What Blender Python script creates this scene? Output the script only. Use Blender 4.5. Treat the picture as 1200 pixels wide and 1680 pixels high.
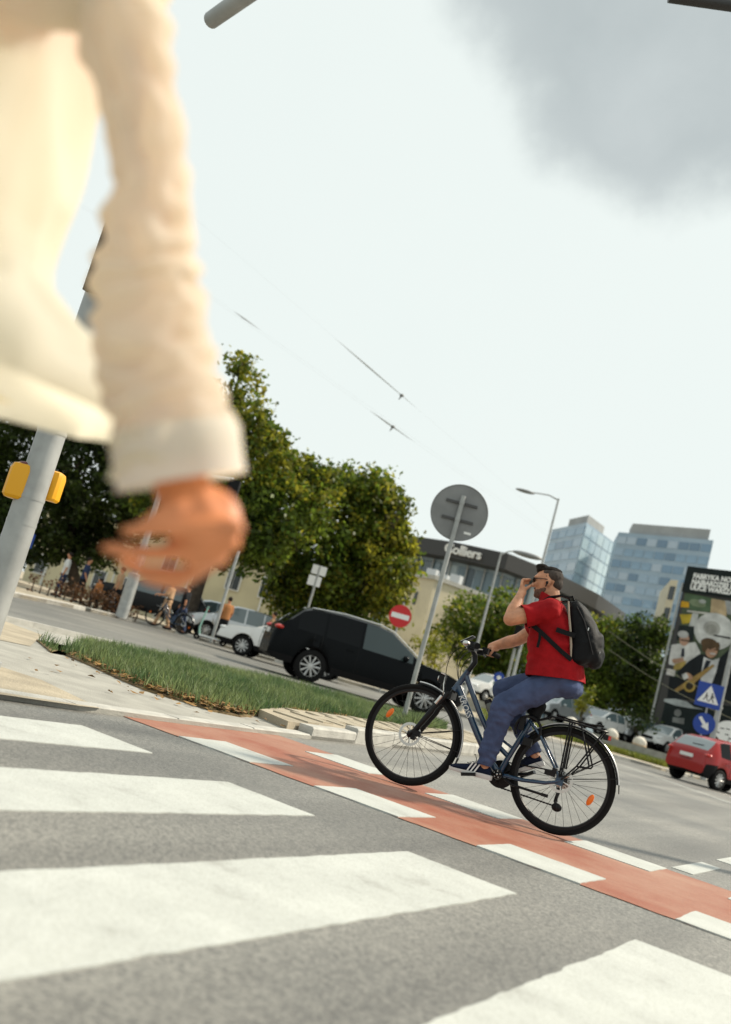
import bpy, math, random
import numpy as np
from mathutils import Vector, Matrix, noise as mnoise

random.seed(7)
rng = np.random.default_rng(7)
scene = bpy.context.scene
for o in list(bpy.data.objects):
    bpy.data.objects.remove(o)
COL = scene.collection

# ------------------------------------------------------------------ camera
FPX = 1652.37
FWD = np.array([-0.5128, 0.8458, 0.1474])
RGT = np.array([0.8432, 0.4639, 0.2715])
UPV = np.array([-0.1613, -0.2635, 0.9511])
CAM = np.array([0.0, 0.0, 0.7036])
cd = bpy.data.cameras.new('camera')
cam = bpy.data.objects.new('camera', cd)
COL.objects.link(cam)
cam.matrix_world = Matrix(((RGT[0], UPV[0], -FWD[0], CAM[0]),
                           (RGT[1], UPV[1], -FWD[1], CAM[1]),
                           (RGT[2], UPV[2], -FWD[2], CAM[2]),
                           (0, 0, 0, 1)))
cd.sensor_fit = 'VERTICAL'
cd.sensor_height = 36.0
cd.lens = FPX / 1680 * 36.0
cd.clip_start = 0.05
cd.clip_end = 3000
cd.dof.use_dof = True
cd.dof.focus_distance = 6.75
cd.dof.aperture_fstop = 1.9
scene.camera = cam

# ------------------------------------------------------------------ sky, sun, exposure
SUN_AZ = math.radians(38.0)      # from +Y towards +X
SUN_EL = math.radians(44)
world = bpy.data.worlds.new('World')
scene.world = world
world.use_nodes = True
wn = world.node_tree.nodes
wl = world.node_tree.links
for n in list(wn):
    wn.remove(n)
wout = wn.new('ShaderNodeOutputWorld')
wbg = wn.new('ShaderNodeBackground')
wbg.inputs['Strength'].default_value = 0.1
sky = wn.new('ShaderNodeTexSky')
sky.sky_type = 'NISHITA'
sky.sun_disc = False
sky.sun_elevation = SUN_EL
sky.sun_rotation = SUN_AZ
sky.air_density = 1.0
sky.dust_density = 3.0
tc = wn.new('ShaderNodeTexCoord')


def wmath(op, a, b=None, c=None, clamp=False):
    n = wn.new('ShaderNodeMath')
    n.operation = op
    n.use_clamp = clamp
    for i, x in enumerate((a, b, c)):
        if x is None:
            continue
        if isinstance(x, (int, float)):
            n.inputs[i].default_value = x
        else:
            wl.new(x, n.inputs[i])
    return n.outputs[0]


def wnoise(scale, detail, off):
    mp = wn.new('ShaderNodeMapping')
    mp.inputs['Location'].default_value = off
    wl.new(tc.outputs['Generated'], mp.inputs['Vector'])
    t = wn.new('ShaderNodeTexNoise')
    t.inputs['Scale'].default_value = scale
    t.inputs['Detail'].default_value = detail
    t.inputs['Roughness'].default_value = 0.55
    wl.new(mp.outputs['Vector'], t.inputs['Vector'])
    return t.outputs['Fac']


def cloud_at(direction, cosr, soft, amp, noise_sock):
    """mask of one cloud bank: angular distance to its centre, ragged by noise"""
    d = Vector(direction).normalized()
    dp = wn.new('ShaderNodeVectorMath')
    dp.operation = 'DOT_PRODUCT'
    wl.new(tc.outputs['Generated'], dp.inputs[0])
    dp.inputs[1].default_value = d
    v = wmath('ADD', dp.outputs['Value'], wmath('MULTIPLY', wmath('SUBTRACT', noise_sock, 0.5), amp))
    mr = wn.new('ShaderNodeMapRange')
    mr.interpolation_type = 'SMOOTHSTEP'
    wl.new(v, mr.inputs['Value'])
    mr.inputs['From Min'].default_value = cosr
    mr.inputs['From Max'].default_value = cosr + soft
    return mr.outputs['Result']


def wdir(px, py):
    return tuple(FWD + RGT * (px - 600) / FPX - UPV * (py - 840) / FPX)


n1 = wnoise(3.2, 5, (1.3, 0.2, 0.7))
n2 = wnoise(2.0, 4, (4.1, 2.2, 0.3))
n3 = wnoise(7.0, 9, (0.4, 1.2, 2.3))
clouds = [cloud_at(wdir(1170, -95), 0.9685, 0.017, 0.034, n3),
          cloud_at((0.85, 0.25, 0.55), 0.93, 0.05, 0.16, n1),
          cloud_at((-0.2, -0.8, 0.5), 0.90, 0.06, 0.2, n1),
          cloud_at((-0.95, -0.2, 0.45), 0.93, 0.06, 0.2, n1)]
cm = clouds[0]
for c in clouds[1:]:
    cm = wmath('MAXIMUM', cm, c)


def wmix(fac, a, b):
    m = wn.new('ShaderNodeMix')
    m.data_type = 'RGBA'
    if isinstance(fac, (int, float)):
        m.inputs['Factor'].default_value = fac
    else:
        wl.new(fac, m.inputs['Factor'])
    for s, x in ((m.inputs['A'], a), (m.inputs['B'], b)):
        pass
    for key, x in ((6, a), (7, b)):
        if isinstance(x, tuple):
            m.inputs[key].default_value = x
        else:
            wl.new(x, m.inputs[key])
    return m.outputs[2]


veil = wmix(n2, (7.9, 8.6, 8.35, 1), (8.5, 9.1, 8.75, 1))
hazy = wmix(0.95, sky.outputs['Color'], veil)
cloudcol = wmix(n3, (4.0, 4.55, 4.65, 1), (6.0, 6.5, 6.55, 1))
skycol = wmix(cm, hazy, cloudcol)
wl.new(skycol, wbg.inputs['Color'])
wl.new(wbg.outputs['Background'], wout.inputs['Surface'])

sd = bpy.data.lights.new('sun', 'SUN')
sd.energy = 5.0
sd.angle = math.radians(4.0)
sd.color = (1.0, 0.90, 0.74)
sun = bpy.data.objects.new('sun', sd)
COL.objects.link(sun)
sdir = Vector((math.sin(SUN_AZ) * math.cos(SUN_EL), math.cos(SUN_AZ) * math.cos(SUN_EL), math.sin(SUN_EL)))
sun.rotation_euler = sdir.to_track_quat('Z', 'Y').to_euler()

scene.render.engine = 'CYCLES'
scene.view_settings.view_transform = 'Standard'
scene.view_settings.look = 'None'
scene.view_settings.exposure = 0.12
scene.view_settings.gamma = 1.0
scene.cycles.max_bounces = 6
scene.cycles.transparent_max_bounces = 8


# ------------------------------------------------------------------ helpers
def G(px, py, z=0.0):
    """photo pixel -> point on the level z"""
    ray = FWD + RGT * (px - 600) / FPX - UPV * (py - 840) / FPX
    t = (z - CAM[2]) / ray[2]
    return CAM + ray * t


def AT(px, py, d):
    """photo pixel -> point at depth d"""
    return CAM + (FWD + RGT * (px - 600) / FPX - UPV * (py - 840) / FPX) * d


def pxm(px, py, d):
    X = AT(px, py, d)
    return X


MATS = {}


def mat(name, col, rough=0.6, metal=0.0, var=0.0, vscale=8.0, bump=0.0, bscale=40.0, spec=0.5,
        transl=0.0, tcol=None, coat=0.0, col2=None, detail=4.0, ramp=(0.35, 0.65), island=0.0, emit=None, alpha=1.0):
    m = bpy.data.materials.new(name)
    m.use_nodes = True
    nt = m.node_tree
    N, L = nt.nodes, nt.links
    b = N['Principled BSDF']
    b.inputs['Base Color'].default_value = (*col, 1)
    b.inputs['Roughness'].default_value = rough
    b.inputs['Metallic'].default_value = metal
    b.inputs['Specular IOR Level'].default_value = spec
    b.inputs['Coat Weight'].default_value = coat
    b.inputs['Coat Roughness'].default_value = 0.05
    t = N.new('ShaderNodeTexCoord')
    csock = None
    if var > 0 or col2 is not None:
        nz = N.new('ShaderNodeTexNoise')
        nz.inputs['Scale'].default_value = vscale
        nz.inputs['Detail'].default_value = detail
        L.new(t.outputs['Object'], nz.inputs['Vector'])
        cr = N.new('ShaderNodeValToRGB')
        a = tuple(max(0, c * (1 - var)) for c in col)
        c2 = tuple(min(1, c * (1 + var)) for c in col) if col2 is None else col2
        cr.color_ramp.elements[0].position = ramp[0]
        cr.color_ramp.elements[1].position = ramp[1]
        cr.color_ramp.elements[0].color = (*a, 1)
        cr.color_ramp.elements[1].color = (*c2, 1)
        L.new(nz.outputs['Fac'], cr.inputs['Fac'])
        csock = cr.outputs['Color']
    if island > 0:
        g = N.new('ShaderNodeNewGeometry')
        hs = N.new('ShaderNodeHueSaturation')
        mr = N.new('ShaderNodeMapRange')
        mr.inputs['To Min'].default_value = 1 - island
        mr.inputs['To Max'].default_value = 1 + island
        L.new(g.outputs['Random Per Island'], mr.inputs['Value'])
        L.new(mr.outputs['Result'], hs.inputs['Value'])
        if csock:
            L.new(csock, hs.inputs['Color'])
        else:
            hs.inputs['Color'].default_value = (*col, 1)
        csock = hs.outputs['Color']
    if csock:
        L.new(csock, b.inputs['Base Color'])
    if bump > 0:
        nb = N.new('ShaderNodeTexNoise')
        nb.inputs['Scale'].default_value = bscale
        nb.inputs['Detail'].default_value = 3
        L.new(t.outputs['Object'], nb.inputs['Vector'])
        bp = N.new('ShaderNodeBump')
        bp.inputs['Strength'].default_value = bump
        bp.inputs['Distance'].default_value = 0.02
        L.new(nb.outputs['Fac'], bp.inputs['Height'])
        L.new(bp.outputs['Normal'], b.inputs['Normal'])
    if transl > 0:
        tr = N.new('ShaderNodeBsdfTranslucent')
        if tcol is None and csock:
            L.new(csock, tr.inputs['Color'])
        else:
            tr.inputs['Color'].default_value = (*(tcol or col), 1)
        mx = N.new('ShaderNodeMixShader')
        mx.inputs['Fac'].default_value = transl
        L.new(b.outputs[0], mx.inputs[1])
        L.new(tr.outputs[0], mx.inputs[2])
        L.new(mx.outputs[0], N['Material Output'].inputs['Surface'])
    if emit:
        b.inputs['Emission Color'].default_value = (*emit[0], 1)
        b.inputs['Emission Strength'].default_value = emit[1]
    MATS[name] = m
    return m


def tag(o, label=None, cat=None, group=None, kind=None):
    if label:
        o['label'] = label
    if cat:
        o['category'] = cat
    if group:
        o['group'] = group
    if kind:
        o['kind'] = kind
    return o


def empty(name, loc=(0, 0, 0), rz=0.0, label=None, cat=None, group=None):
    o = bpy.data.objects.new(name, None)
    o.empty_display_size = 0.2
    o.location = loc
    o.rotation_euler = (0, 0, rz)
    COL.objects.link(o)
    return tag(o, label, cat, group)


def mk(name, me, mats, parent=None):
    o = bpy.data.objects.new(name, me)
    COL.objects.link(o)
    if mats is not None:
        if not isinstance(mats, (list, tuple)):
            mats = [mats]
        for m in mats:
            me.materials.append(m)
    if parent is not None:
        o.parent = parent
    return o


def copy_tree(o, parent=None):
    c = o.copy()
    COL.objects.link(c)
    c.parent = parent
    for ch in list(o.children):
        copy_tree(ch, c)
    return c


class MB:
    def __init__(s):
        s.v, s.f, s.m = [], [], []

    def add(s, verts, faces, mi=0):
        k = len(s.v)
        s.v.extend([tuple(map(float, q)) for q in verts])
        s.f.extend([tuple(i + k for i in fc) for fc in faces])
        s.m.extend([mi] * len(faces))
        return s

    def box(s, c, size, mi=0, M=None):
        hx, hy, hz = size[0] / 2, size[1] / 2, size[2] / 2
        vs = [(x, y, z) for z in (-hz, hz) for y in (-hy, hy) for x in (-hx, hx)]
        if M is not None:
            vs = [tuple(M @ Vector(q)) for q in vs]
        vs = [(q[0] + c[0], q[1] + c[1], q[2] + c[2]) for q in vs]
        return s.add(vs, [(0, 2, 3, 1), (4, 5, 7, 6), (0, 1, 5, 4), (2, 6, 7, 3), (0, 4, 6, 2), (1, 3, 7, 5)], mi)

    def tube(s, pts, r, n=8, mi=0, cap=True, flat=None):
        pts = [Vector(p) for p in pts]
        if not isinstance(r, (list, tuple)):
            r = [r] * len(pts)
        vs = []
        t0 = (pts[1] - pts[0]).normalized()
        a = Vector((0, 0, 1)) if abs(t0.z) < 0.9 else Vector((1, 0, 0))
        u = t0.cross(a).normalized()
        for i, p in enumerate(pts):
            if i == 0:
                t = t0
            elif i == len(pts) - 1:
                t = (pts[i] - pts[i - 1]).normalized()
            else:
                t = ((pts[i + 1] - pts[i]).normalized() + (pts[i] - pts[i - 1]).normalized())
                t = t.normalized() if t.length > 1e-6 else (pts[i] - pts[i - 1]).normalized()
            u = (u - t * u.dot(t))
            u = u.normalized() if u.length > 1e-6 else t.orthogonal().normalized()
            w = t.cross(u)
            for k in range(n):
                an = 2 * math.pi * k / n
                vs.append(p + (u * math.cos(an) + w * math.sin(an)) * r[i])
        fs = []
        for i in range(len(pts) - 1):
            for k in range(n):
                a0, b0 = i * n + k, i * n + (k + 1) % n
                fs.append((a0, b0, b0 + n, a0 + n))
        if cap:
            fs.append(tuple(reversed(range(n))))
            fs.append(tuple(range((len(pts) - 1) * n, len(pts) * n)))
        return s.add(vs, fs, mi)

    def ell(s, c, r, mi=0, nu=12, nv=8, M=None):
        vs = [(0, 0, -1)]
        for j in range(1, nv):
            ph = -math.pi / 2 + math.pi * j / nv
            for i in range(nu):
                th = 2 * math.pi * i / nu
                vs.append((math.cos(ph) * math.cos(th), math.cos(ph) * math.sin(th), math.sin(ph)))
        vs.append((0, 0, 1))
        if not isinstance(r, (list, tuple)):
            r = (r, r, r)
        vs = [Vector((q[0] * r[0], q[1] * r[1], q[2] * r[2])) for q in vs]
        if M is not None:
            vs = [M @ q for q in vs]
        vs = [(q[0] + c[0], q[1] + c[1], q[2] + c[2]) for q in vs]
        fs = []
        for i in range(nu):
            fs.append((0, 1 + (i + 1) % nu, 1 + i))
        for j in range(nv - 2):
            for i in range(nu):
                a0 = 1 + j * nu + i
                b0 = 1 + j * nu + (i + 1) % nu
                fs.append((a0, b0, b0 + nu, a0 + nu))
        top = len(vs) - 1
        base = 1 + (nv - 2) * nu
        for i in range(nu):
            fs.append((base + i, base + (i + 1) % nu, top))
        return s.add(vs, fs, mi)

    def cap(s, p0, p1, r0, r1, mi=0, n=10):
        s.tube([p0, p1], [r0, r1], n, mi)
        s.ell(p0, r0, mi, n, 6)
        s.ell(p1, r1, mi, n, 6)
        return s

    def chain(s, pts, rs, mi=0, n=10):
        for i in range(len(pts) - 1):
            s.cap(pts[i], pts[i + 1], rs[i], rs[i + 1], mi, n)
        return s

    def loft(s, rings, mi=0, cap=True, closed=True):
        n = len(rings[0])
        vs = [q for r in rings for q in r]
        fs = []
        for i in range(len(rings) - 1):
            for k in range(n if closed else n - 1):
                a0, b0 = i * n + k, i * n + (k + 1) % n
                fs.append((a0, b0, b0 + n, a0 + n))
        if cap:
            fs.append(tuple(reversed(range(n))))
            fs.append(tuple(range((len(rings) - 1) * n, len(rings) * n)))
        return s.add(vs, fs, mi)

    def prism(s, poly, z0, z1, mi=0):
        n = len(poly)
        vs = [(q[0], q[1], z0) for q in poly] + [(q[0], q[1], z1) for q in poly]
        fs = [tuple(reversed(range(n))), tuple(range(n, 2 * n))]
        for k in range(n):
            fs.append((k, (k + 1) % n, n + (k + 1) % n, n + k))
        return s.add(vs, fs, mi)

    def lathe(s, prof, n=24, axis='Y', c=(0, 0, 0), mi=0, close=False):
        """prof: list of (radius, offset along axis)"""
        vs = []
        for r, h in prof:
            for k in range(n):
                a = 2 * math.pi * k / n
                x, y = r * math.cos(a), r * math.sin(a)
                q = (x, h, y) if axis == 'Y' else ((x, y, h) if axis == 'Z' else (h, x, y))
                vs.append((q[0] + c[0], q[1] + c[1], q[2] + c[2]))
        fs = []
        m = len(prof)
        for i in range(m if close else m - 1):
            for k in range(n):
                a0, b0 = i * n + k, i * n + (k + 1) % n
                a1, b1 = ((i + 1) % m) * n + k, ((i + 1) % m) * n + (k + 1) % n
                fs.append((a0, a1, b1, b0) if axis == 'Y' else (a0, b0, b1, a1))
        if not close:
            fs.append(tuple(range(n)))
            fs.append(tuple(range((m - 1) * n, m * n)))
        return s.add(vs, fs, mi)

    def mesh(s, name, smooth=40):
        me = bpy.data.meshes.new(name)
        me.from_pydata(s.v, [], s.f)
        me.polygons.foreach_set('material_index', s.m)
        if smooth:
            me.shade_smooth()
            me.set_sharp_from_angle(angle=math.radians(smooth))
        me.update()
        return me

    def build(s, name, mats, parent=None, smooth=40):
        return mk(name, s.mesh(name, smooth), mats, parent)

    def fixn(s):
        return s

    def remesh(s, name, mats, parent=None, voxel=0.012, smooth_it=6, disp=None, factor=0.5, decimate=None):
        """union of all pieces as one continuous skin"""
        me = s.mesh(name, 0)
        tmp = bpy.data.objects.new('tmp', me)
        COL.objects.link(tmp)
        md = tmp.modifiers.new('r', 'REMESH')
        md.mode = 'VOXEL'
        md.voxel_size = voxel
        if smooth_it:
            sm = tmp.modifiers.new('s', 'SMOOTH')
            sm.factor = factor
            sm.iterations = smooth_it
        if decimate:
            dc = tmp.modifiers.new('d', 'DECIMATE')
            dc.ratio = decimate
        dg = bpy.context.evaluated_depsgraph_get()
        out = bpy.data.meshes.new_from_object(tmp.evaluated_get(dg))
        bpy.data.objects.remove(tmp)
        out.materials.clear()
        out.name = name
        if disp:
            disp(out)
        out.shade_smooth()
        return mk(name, out, mats, parent)


def wrinkle(scale, amp, stretch=(1, 1, 1), seed=0.0, mask=None):
    def fn(me):
        n = len(me.vertices)
        co = np.empty(n * 3)
        no = np.empty(n * 3)
        me.vertices.foreach_get('co', co)
        me.vertices.foreach_get('normal', no)
        co = co.reshape(-1, 3)
        no = no.reshape(-1, 3)
        out = co.copy()
        for i in range(n):
            q = co[i]
            v = Vector((q[0] * scale * stretch[0] + seed, q[1] * scale * stretch[1], q[2] * scale * stretch[2]))
            h = mnoise.noise(v) + 0.5 * mnoise.noise(v * 2.1)
            h = 1 - abs(h) * 2.0
            k = 1.0 if mask is None else mask(q)
            out[i] += no[i] * h * amp * k
        me.vertices.foreach_set('co', out.ravel())
        me.update()
    return fn


def textmesh(body, size, extrude=0.0, bold=0.0, align='LEFT', space=1.0, shear=0.0):
    c = bpy.data.curves.new('t', 'FONT')
    c.body = body
    c.size = size
    c.extrude = extrude
    c.offset = bold
    c.align_x = align
    c.space_character = space
    c.shear = shear
    c.resolution_u = 3
    o = bpy.data.objects.new('t', c)
    COL.objects.link(o)
    dg = bpy.context.evaluated_depsgraph_get()
    me = bpy.data.meshes.new_from_object(o.evaluated_get(dg))
    bpy.data.objects.remove(o)
    return me


def frame_matrix(origin, x, y):
    x = Vector(x).normalized()
    z = x.cross(Vector(y)).normalized()
    y = z.cross(x)
    return Matrix(((x.x, y.x, z.x, origin[0]), (x.y, y.y, z.y, origin[1]), (x.z, y.z, z.z, origin[2]), (0, 0, 0, 1)))

# ------------------------------------------------------------------ ground materials
def asphalt_mat(name, base, warm, aggscale=260.0, dark=0.62):
    m = bpy.data.materials.new(name)
    m.use_nodes = True
    N, L = m.node_tree.nodes, m.node_tree.links
    b = N['Principled BSDF']
    b.inputs['Roughness'].default_value = 0.55
    b.inputs['Specular IOR Level'].default_value = 0.5
    t = N.new('ShaderNodeTexCoord')
    big = N.new('ShaderNodeTexNoise')
    big.inputs['Scale'].default_value = 0.35
    big.inputs['Detail'].default_value = 6
    L.new(t.outputs['Object'], big.inputs['Vector'])
    r1 = N.new('ShaderNodeValToRGB')
    r1.color_ramp.elements[0].position = 0.35
    r1.color_ramp.elements[1].position = 0.7
    r1.color_ramp.elements[0].color = (*[c * 0.86 for c in base], 1)
    r1.color_ramp.elements[1].color = (*warm, 1)
    L.new(big.outputs['Fac'], r1.inputs['Fac'])
    vo = N.new('ShaderNodeTexVoronoi')
    vo.inputs['Scale'].default_value = aggscale * 0.45
    L.new(t.outputs['Object'], vo.inputs['Vector'])
    r2 = N.new('ShaderNodeValToRGB')
    r2.color_ramp.elements[0].color = (dark, dark, dark, 1)
    r2.color_ramp.elements[1].color = (1.35, 1.33, 1.28, 1)
    r2.color_ramp.elements[0].position = 0.15
    r2.color_ramp.elements[1].position = 0.9
    sep = N.new('ShaderNodeSeparateColor')
    L.new(vo.outputs['Color'], sep.inputs[0])
    L.new(sep.outputs[0], r2.inputs['Fac'])
    mu = N.new('ShaderNodeMix')
    mu.data_type = 'RGBA'
    mu.blend_type = 'MULTIPLY'
    mu.inputs['Factor'].default_value = 1
    L.new(r1.outputs['Color'], mu.inputs[6])
    L.new(r2.outputs['Color'], mu.inputs[7])
    # tyre tracks and patches running along the traffic direction
    mp = N.new('ShaderNodeMapping')
    mp.inputs['Scale'].default_value = (1.1, 0.045, 1)
    L.new(t.outputs['Object'], mp.inputs['Vector'])
    st = N.new('ShaderNodeTexNoise')
    st.inputs['Scale'].default_value = 1.6
    st.inputs['Detail'].default_value = 5
    L.new(mp.outputs['Vector'], st.inputs['Vector'])
    r3 = N.new('ShaderNodeValToRGB')
    r3.color_ramp.elements[0].position = 0.38
    r3.color_ramp.elements[1].position = 0.62
    r3.color_ramp.elements[0].color = (0.74, 0.74, 0.74, 1)
    r3.color_ramp.elements[1].color = (1.08, 1.08, 1.07, 1)
    L.new(st.outputs['Fac'], r3.inputs['Fac'])
    mu2 = N.new('ShaderNodeMix')
    mu2.data_type = 'RGBA'
    mu2.blend_type = 'MULTIPLY'
    mu2.inputs['Factor'].default_value = 1
    L.new(mu.outputs[2], mu2.inputs[6])
    L.new(r3.outputs['Color'], mu2.inputs[7])
    L.new(mu2.outputs[2], b.inputs['Base Color'])
    nb = N.new('ShaderNodeTexNoise')
    nb.inputs['Scale'].default_value = aggscale * 0.5
    nb.inputs['Detail'].default_value = 2
    L.new(t.outputs['Object'], nb.inputs['Vector'])
    bp = N.new('ShaderNodeBump')
    bp.inputs['Strength'].default_value = 0.6
    bp.inputs['Distance'].default_value = 0.004
    L.new(nb.outputs['Fac'], bp.inputs['Height'])
    L.new(bp.outputs['Normal'], b.inputs['Normal'])
    return m


M_ASPH = asphalt_mat('asphalt', (0.175, 0.175, 0.168), (0.25, 0.243, 0.225))


def paint_mat(name, col, wear_col, lo=0.30, hi=0.42, vs=3.0):
    """road paint: coarse grain, worn through to the asphalt in spots"""
    m = bpy.data.materials.new(name)
    m.use_nodes = True
    N, L = m.node_tree.nodes, m.node_tree.links
    b = N['Principled BSDF']
    b.inputs['Roughness'].default_value = 0.6
    t = N.new('ShaderNodeTexCoord')
    a = N.new('ShaderNodeTexNoise')
    a.inputs['Scale'].default_value = vs
    a.inputs['Detail'].default_value = 9
    a.inputs['Roughness'].default_value = 0.68
    L.new(t.outputs['Object'], a.inputs['Vector'])
    r = N.new('ShaderNodeValToRGB')
    r.color_ramp.elements[0].position = lo
    r.color_ramp.elements[1].position = hi
    r.color_ramp.elements[0].color = (*wear_col, 1)
    r.color_ramp.elements[1].color = (*[c * 0.88 for c in col], 1)
    e = r.color_ramp.elements.new(min(0.98, hi + 0.2))
    e.color = (*col, 1)
    L.new(a.outputs['Fac'], r.inputs['Fac'])
    g = N.new('ShaderNodeTexNoise')
    g.inputs['Scale'].default_value = 120
    g.inputs['Detail'].default_value = 2
    L.new(t.outputs['Object'], g.inputs['Vector'])
    gr = N.new('ShaderNodeValToRGB')
    gr.color_ramp.elements[0].position = 0.3
    gr.color_ramp.elements[0].color = (0.80, 0.80, 0.78, 1)
    gr.color_ramp.elements[1].position = 0.55
    gr.color_ramp.elements[1].color = (1, 1, 1, 1)
    L.new(g.outputs['Fac'], gr.inputs['Fac'])
    mu = N.new('ShaderNodeMix')
    mu.data_type = 'RGBA'
    mu.blend_type = 'MULTIPLY'
    mu.inputs['Factor'].default_value = 1
    L.new(r.outputs['Color'], mu.inputs[6])
    L.new(gr.outputs['Color'], mu.inputs[7])
    L.new(mu.outputs[2], b.inputs['Base Color'])
    bp = N.new('ShaderNodeBump')
    bp.inputs['Strength'].default_value = 0.45
    bp.inputs['Distance'].default_value = 0.004
    L.new(g.outputs['Fac'], bp.inputs['Height'])
    L.new(bp.outputs['Normal'], b.inputs['Normal'])
    return m


M_WHITE = paint_mat('road_paint_white', (0.52, 0.535, 0.505), (0.34, 0.34, 0.315), 0.30, 0.42)
M_RED = paint_mat('red_lane_surface', (0.315, 0.092, 0.046), (0.37, 0.195, 0.13), 0.36, 0.62, 1.1)
M_CONC = mat('concrete', (0.33, 0.32, 0.285), 0.85, var=0.14, vscale=3, bump=0.4, bscale=90)
M_KERB = mat('kerb_stone', (0.42, 0.41, 0.375), 0.85, var=0.14, vscale=6, bump=0.4, bscale=60)
M_BEIGE = mat('beige_paving', (0.36, 0.31, 0.23), 0.9, var=0.18, vscale=2.5, bump=0.5, bscale=50)
M_SOIL = mat('soil', (0.16, 0.10, 0.05), 0.95, var=0.4, vscale=3, col2=(0.26, 0.19, 0.09), bump=0.8, bscale=20)
M_GRASS = mat('grass_blade', (0.075, 0.155, 0.05), 0.6, island=0.55, var=0.25, vscale=1.9, col2=(0.21, 0.26, 0.10), transl=0.35)
M_GRASSY = mat('grass_yellow', (0.15, 0.20, 0.025), 0.6, island=0.4, var=0.2, vscale=0.5, col2=(0.24, 0.25, 0.04), transl=0.35)
M_DRY = mat('dry_leaf', (0.20, 0.11, 0.03), 0.8, island=0.5)


def sheet(name, poly, z, m, kind='structure', thick=None, parent=None):
    b = MB()
    if thick:
        b.prism(poly, z - thick, z)
    else:
        b.add([(q[0], q[1], z) for q in poly], [tuple(range(len(poly)))])
    o = b.build(name, m, parent, smooth=0)
    if kind and parent is None:
        o['kind'] = kind
    return o


def ccw(poly):
    a = sum(p[0] * q[1] - q[0] * p[1] for p, q in zip(poly, poly[1:] + poly[:1]))
    return poly if a > 0 else poly[::-1]


def ragged(poly, step=0.05, amp=0.006):
    out = []
    for a, c in zip(poly, poly[1:] + poly[:1]):
        a, c = Vector(a), Vector(c)
        d = c - a
        n = max(1, int(d.length / step))
        nn = Vector((-d.y, d.x)).normalized()
        for i in range(n):
            q = a + d * (i / n)
            w = amp * (mnoise.noise(Vector((q.x * 9, q.y * 9, 1))) * 1.2 + random.uniform(-.5, .5))
            out.append((q.x + nn.x * w, q.y + nn.y * w))
    return out


# one asphalt sheet out to the horizon
sheet('road', [(-900, -300), (900, -300), (900, 1500), (-900, 1500)], 0.0, M_ASPH)

# zebra crossing: stripes run along Y, walkers along X
X0, WZ, YZ = -4.832, 0.51, 4.128
zb = MB()
zebra = empty('zebra_crossing')
zebra['kind'] = 'structure'
for k in range(1, 9):
    x = X0 + k
    if k == 1:
        poly = [(x, 4.13), (x + WZ, 4.13), (x + WZ, -1.2), (x, -1.2)]
    else:
        poly = [(x, YZ), (x + WZ, YZ), (x + WZ, -1.2), (x, -1.2)]
    b = MB().prism(ragged(ccw(poly)), 0.0, 0.0045)
    o = b.build('painted_stripe', M_WHITE, zebra, smooth=0)

# red cycle lane with block markings on either edge
lane = [(-4.43, 4.98), (6.0, 4.98), (6.0, 6.95), (-4.43, 6.95)]
sheet('cycle_lane', ragged(ccw(lane), .07, .010), 0.004, M_RED)
cyc = empty('cycle_lane_marking')
cyc['kind'] = 'structure'
for k in range(0, 8):
    x = -3.856 + k
    for (y0, y1) in ((4.982, 5.468), (6.468, 6.954)):
        b = MB().prism(ragged(ccw([(x, y0), (x + 0.544, y0), (x + 0.544, y1), (x, y1)])), 0.0, 0.0085)
        b.build('painted_block', M_WHITE, cyc, smooth=0)
lanes = empty('lane_marking')
lanes['kind'] = 'structure'
for k in range(8):
    y = 7.16 + k * 1.74
    MB().prism(ccw([(-1.325, y), (-1.185, y), (-1.185, y + 1.1), (-1.325, y + 1.1)]), 0, 0.005).build('painted_dash', M_WHITE, lanes, smooth=0)
for k in range(10):
    y = 7.3 + k * 5.0
    MB().prism(ccw([(1.9, y), (2.05, y), (2.05, y + 2.2), (1.9, y + 2.2)]), 0, 0.005).build('painted_dash', M_WHITE, lanes, smooth=0)
# faint edge line sweeping past the traffic island towards the far road
pts = [G(1010, 1253), G(1100, 1283), G(1200, 1318)]
for a, c in zip(pts, pts[1:]):
    d = Vector((c - a)[:2]).normalized()
    w = Vector((-d.y, d.x)) * 0.09
    MB().prism(ccw([(a[0] - w.x, a[1] - w.y), (c[0] - w.x, c[1] - w.y), (c[0] + w.x, c[1] + w.y), (a[0] + w.x, a[1] + w.y)]), 0, 0.005).build('painted_line', M_WHITE, lanes, smooth=0)

# ------------------------------------------------------------------ near traffic island
near_px = [(-120, 1128), (0, 1147), (130, 1166), (260, 1184), (400, 1201), (480, 1210)]
near = [tuple(G(x, y)[:2]) for x, y in near_px] + [(-4.62, 8.8), (-4.95, 12.1), (-5.25, 14.4), (-6.3, 17.2)]
far_px = [(700, 1178), (600, 1150), (450, 1110), (300, 1075), (150, 1040), (0, 1004), (-150, 970)]
far = [tuple(G(x, y, 0.12)[:2]) for x, y in far_px]
isl = ccw(near + [(-7.9, 18.6)] + far)
pave = sheet('pavement', isl, 0.03, M_CONC, thick=0.2)
# beige paving on the island near the crossing and by the left mast
bg = ccw([tuple(G(x, y, .034)[:2]) for x, y in [(-120, 1070), (0, 1093), (70, 1116), (165, 1162), (130, 1158), (0, 1139), (-120, 1120)]])
sheet('beige_paving_strip', bg, 0.034, M_BEIGE, parent=pave)
bg2 = ccw([tuple(G(x, y, .034)[:2]) for x, y in [(-120, 1000), (0, 1016), (70, 1042), (50, 1060), (0, 1050), (-120, 1030)]])
sheet('beige_paving_strip', bg2, 0.034, M_BEIGE, parent=pave)


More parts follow.
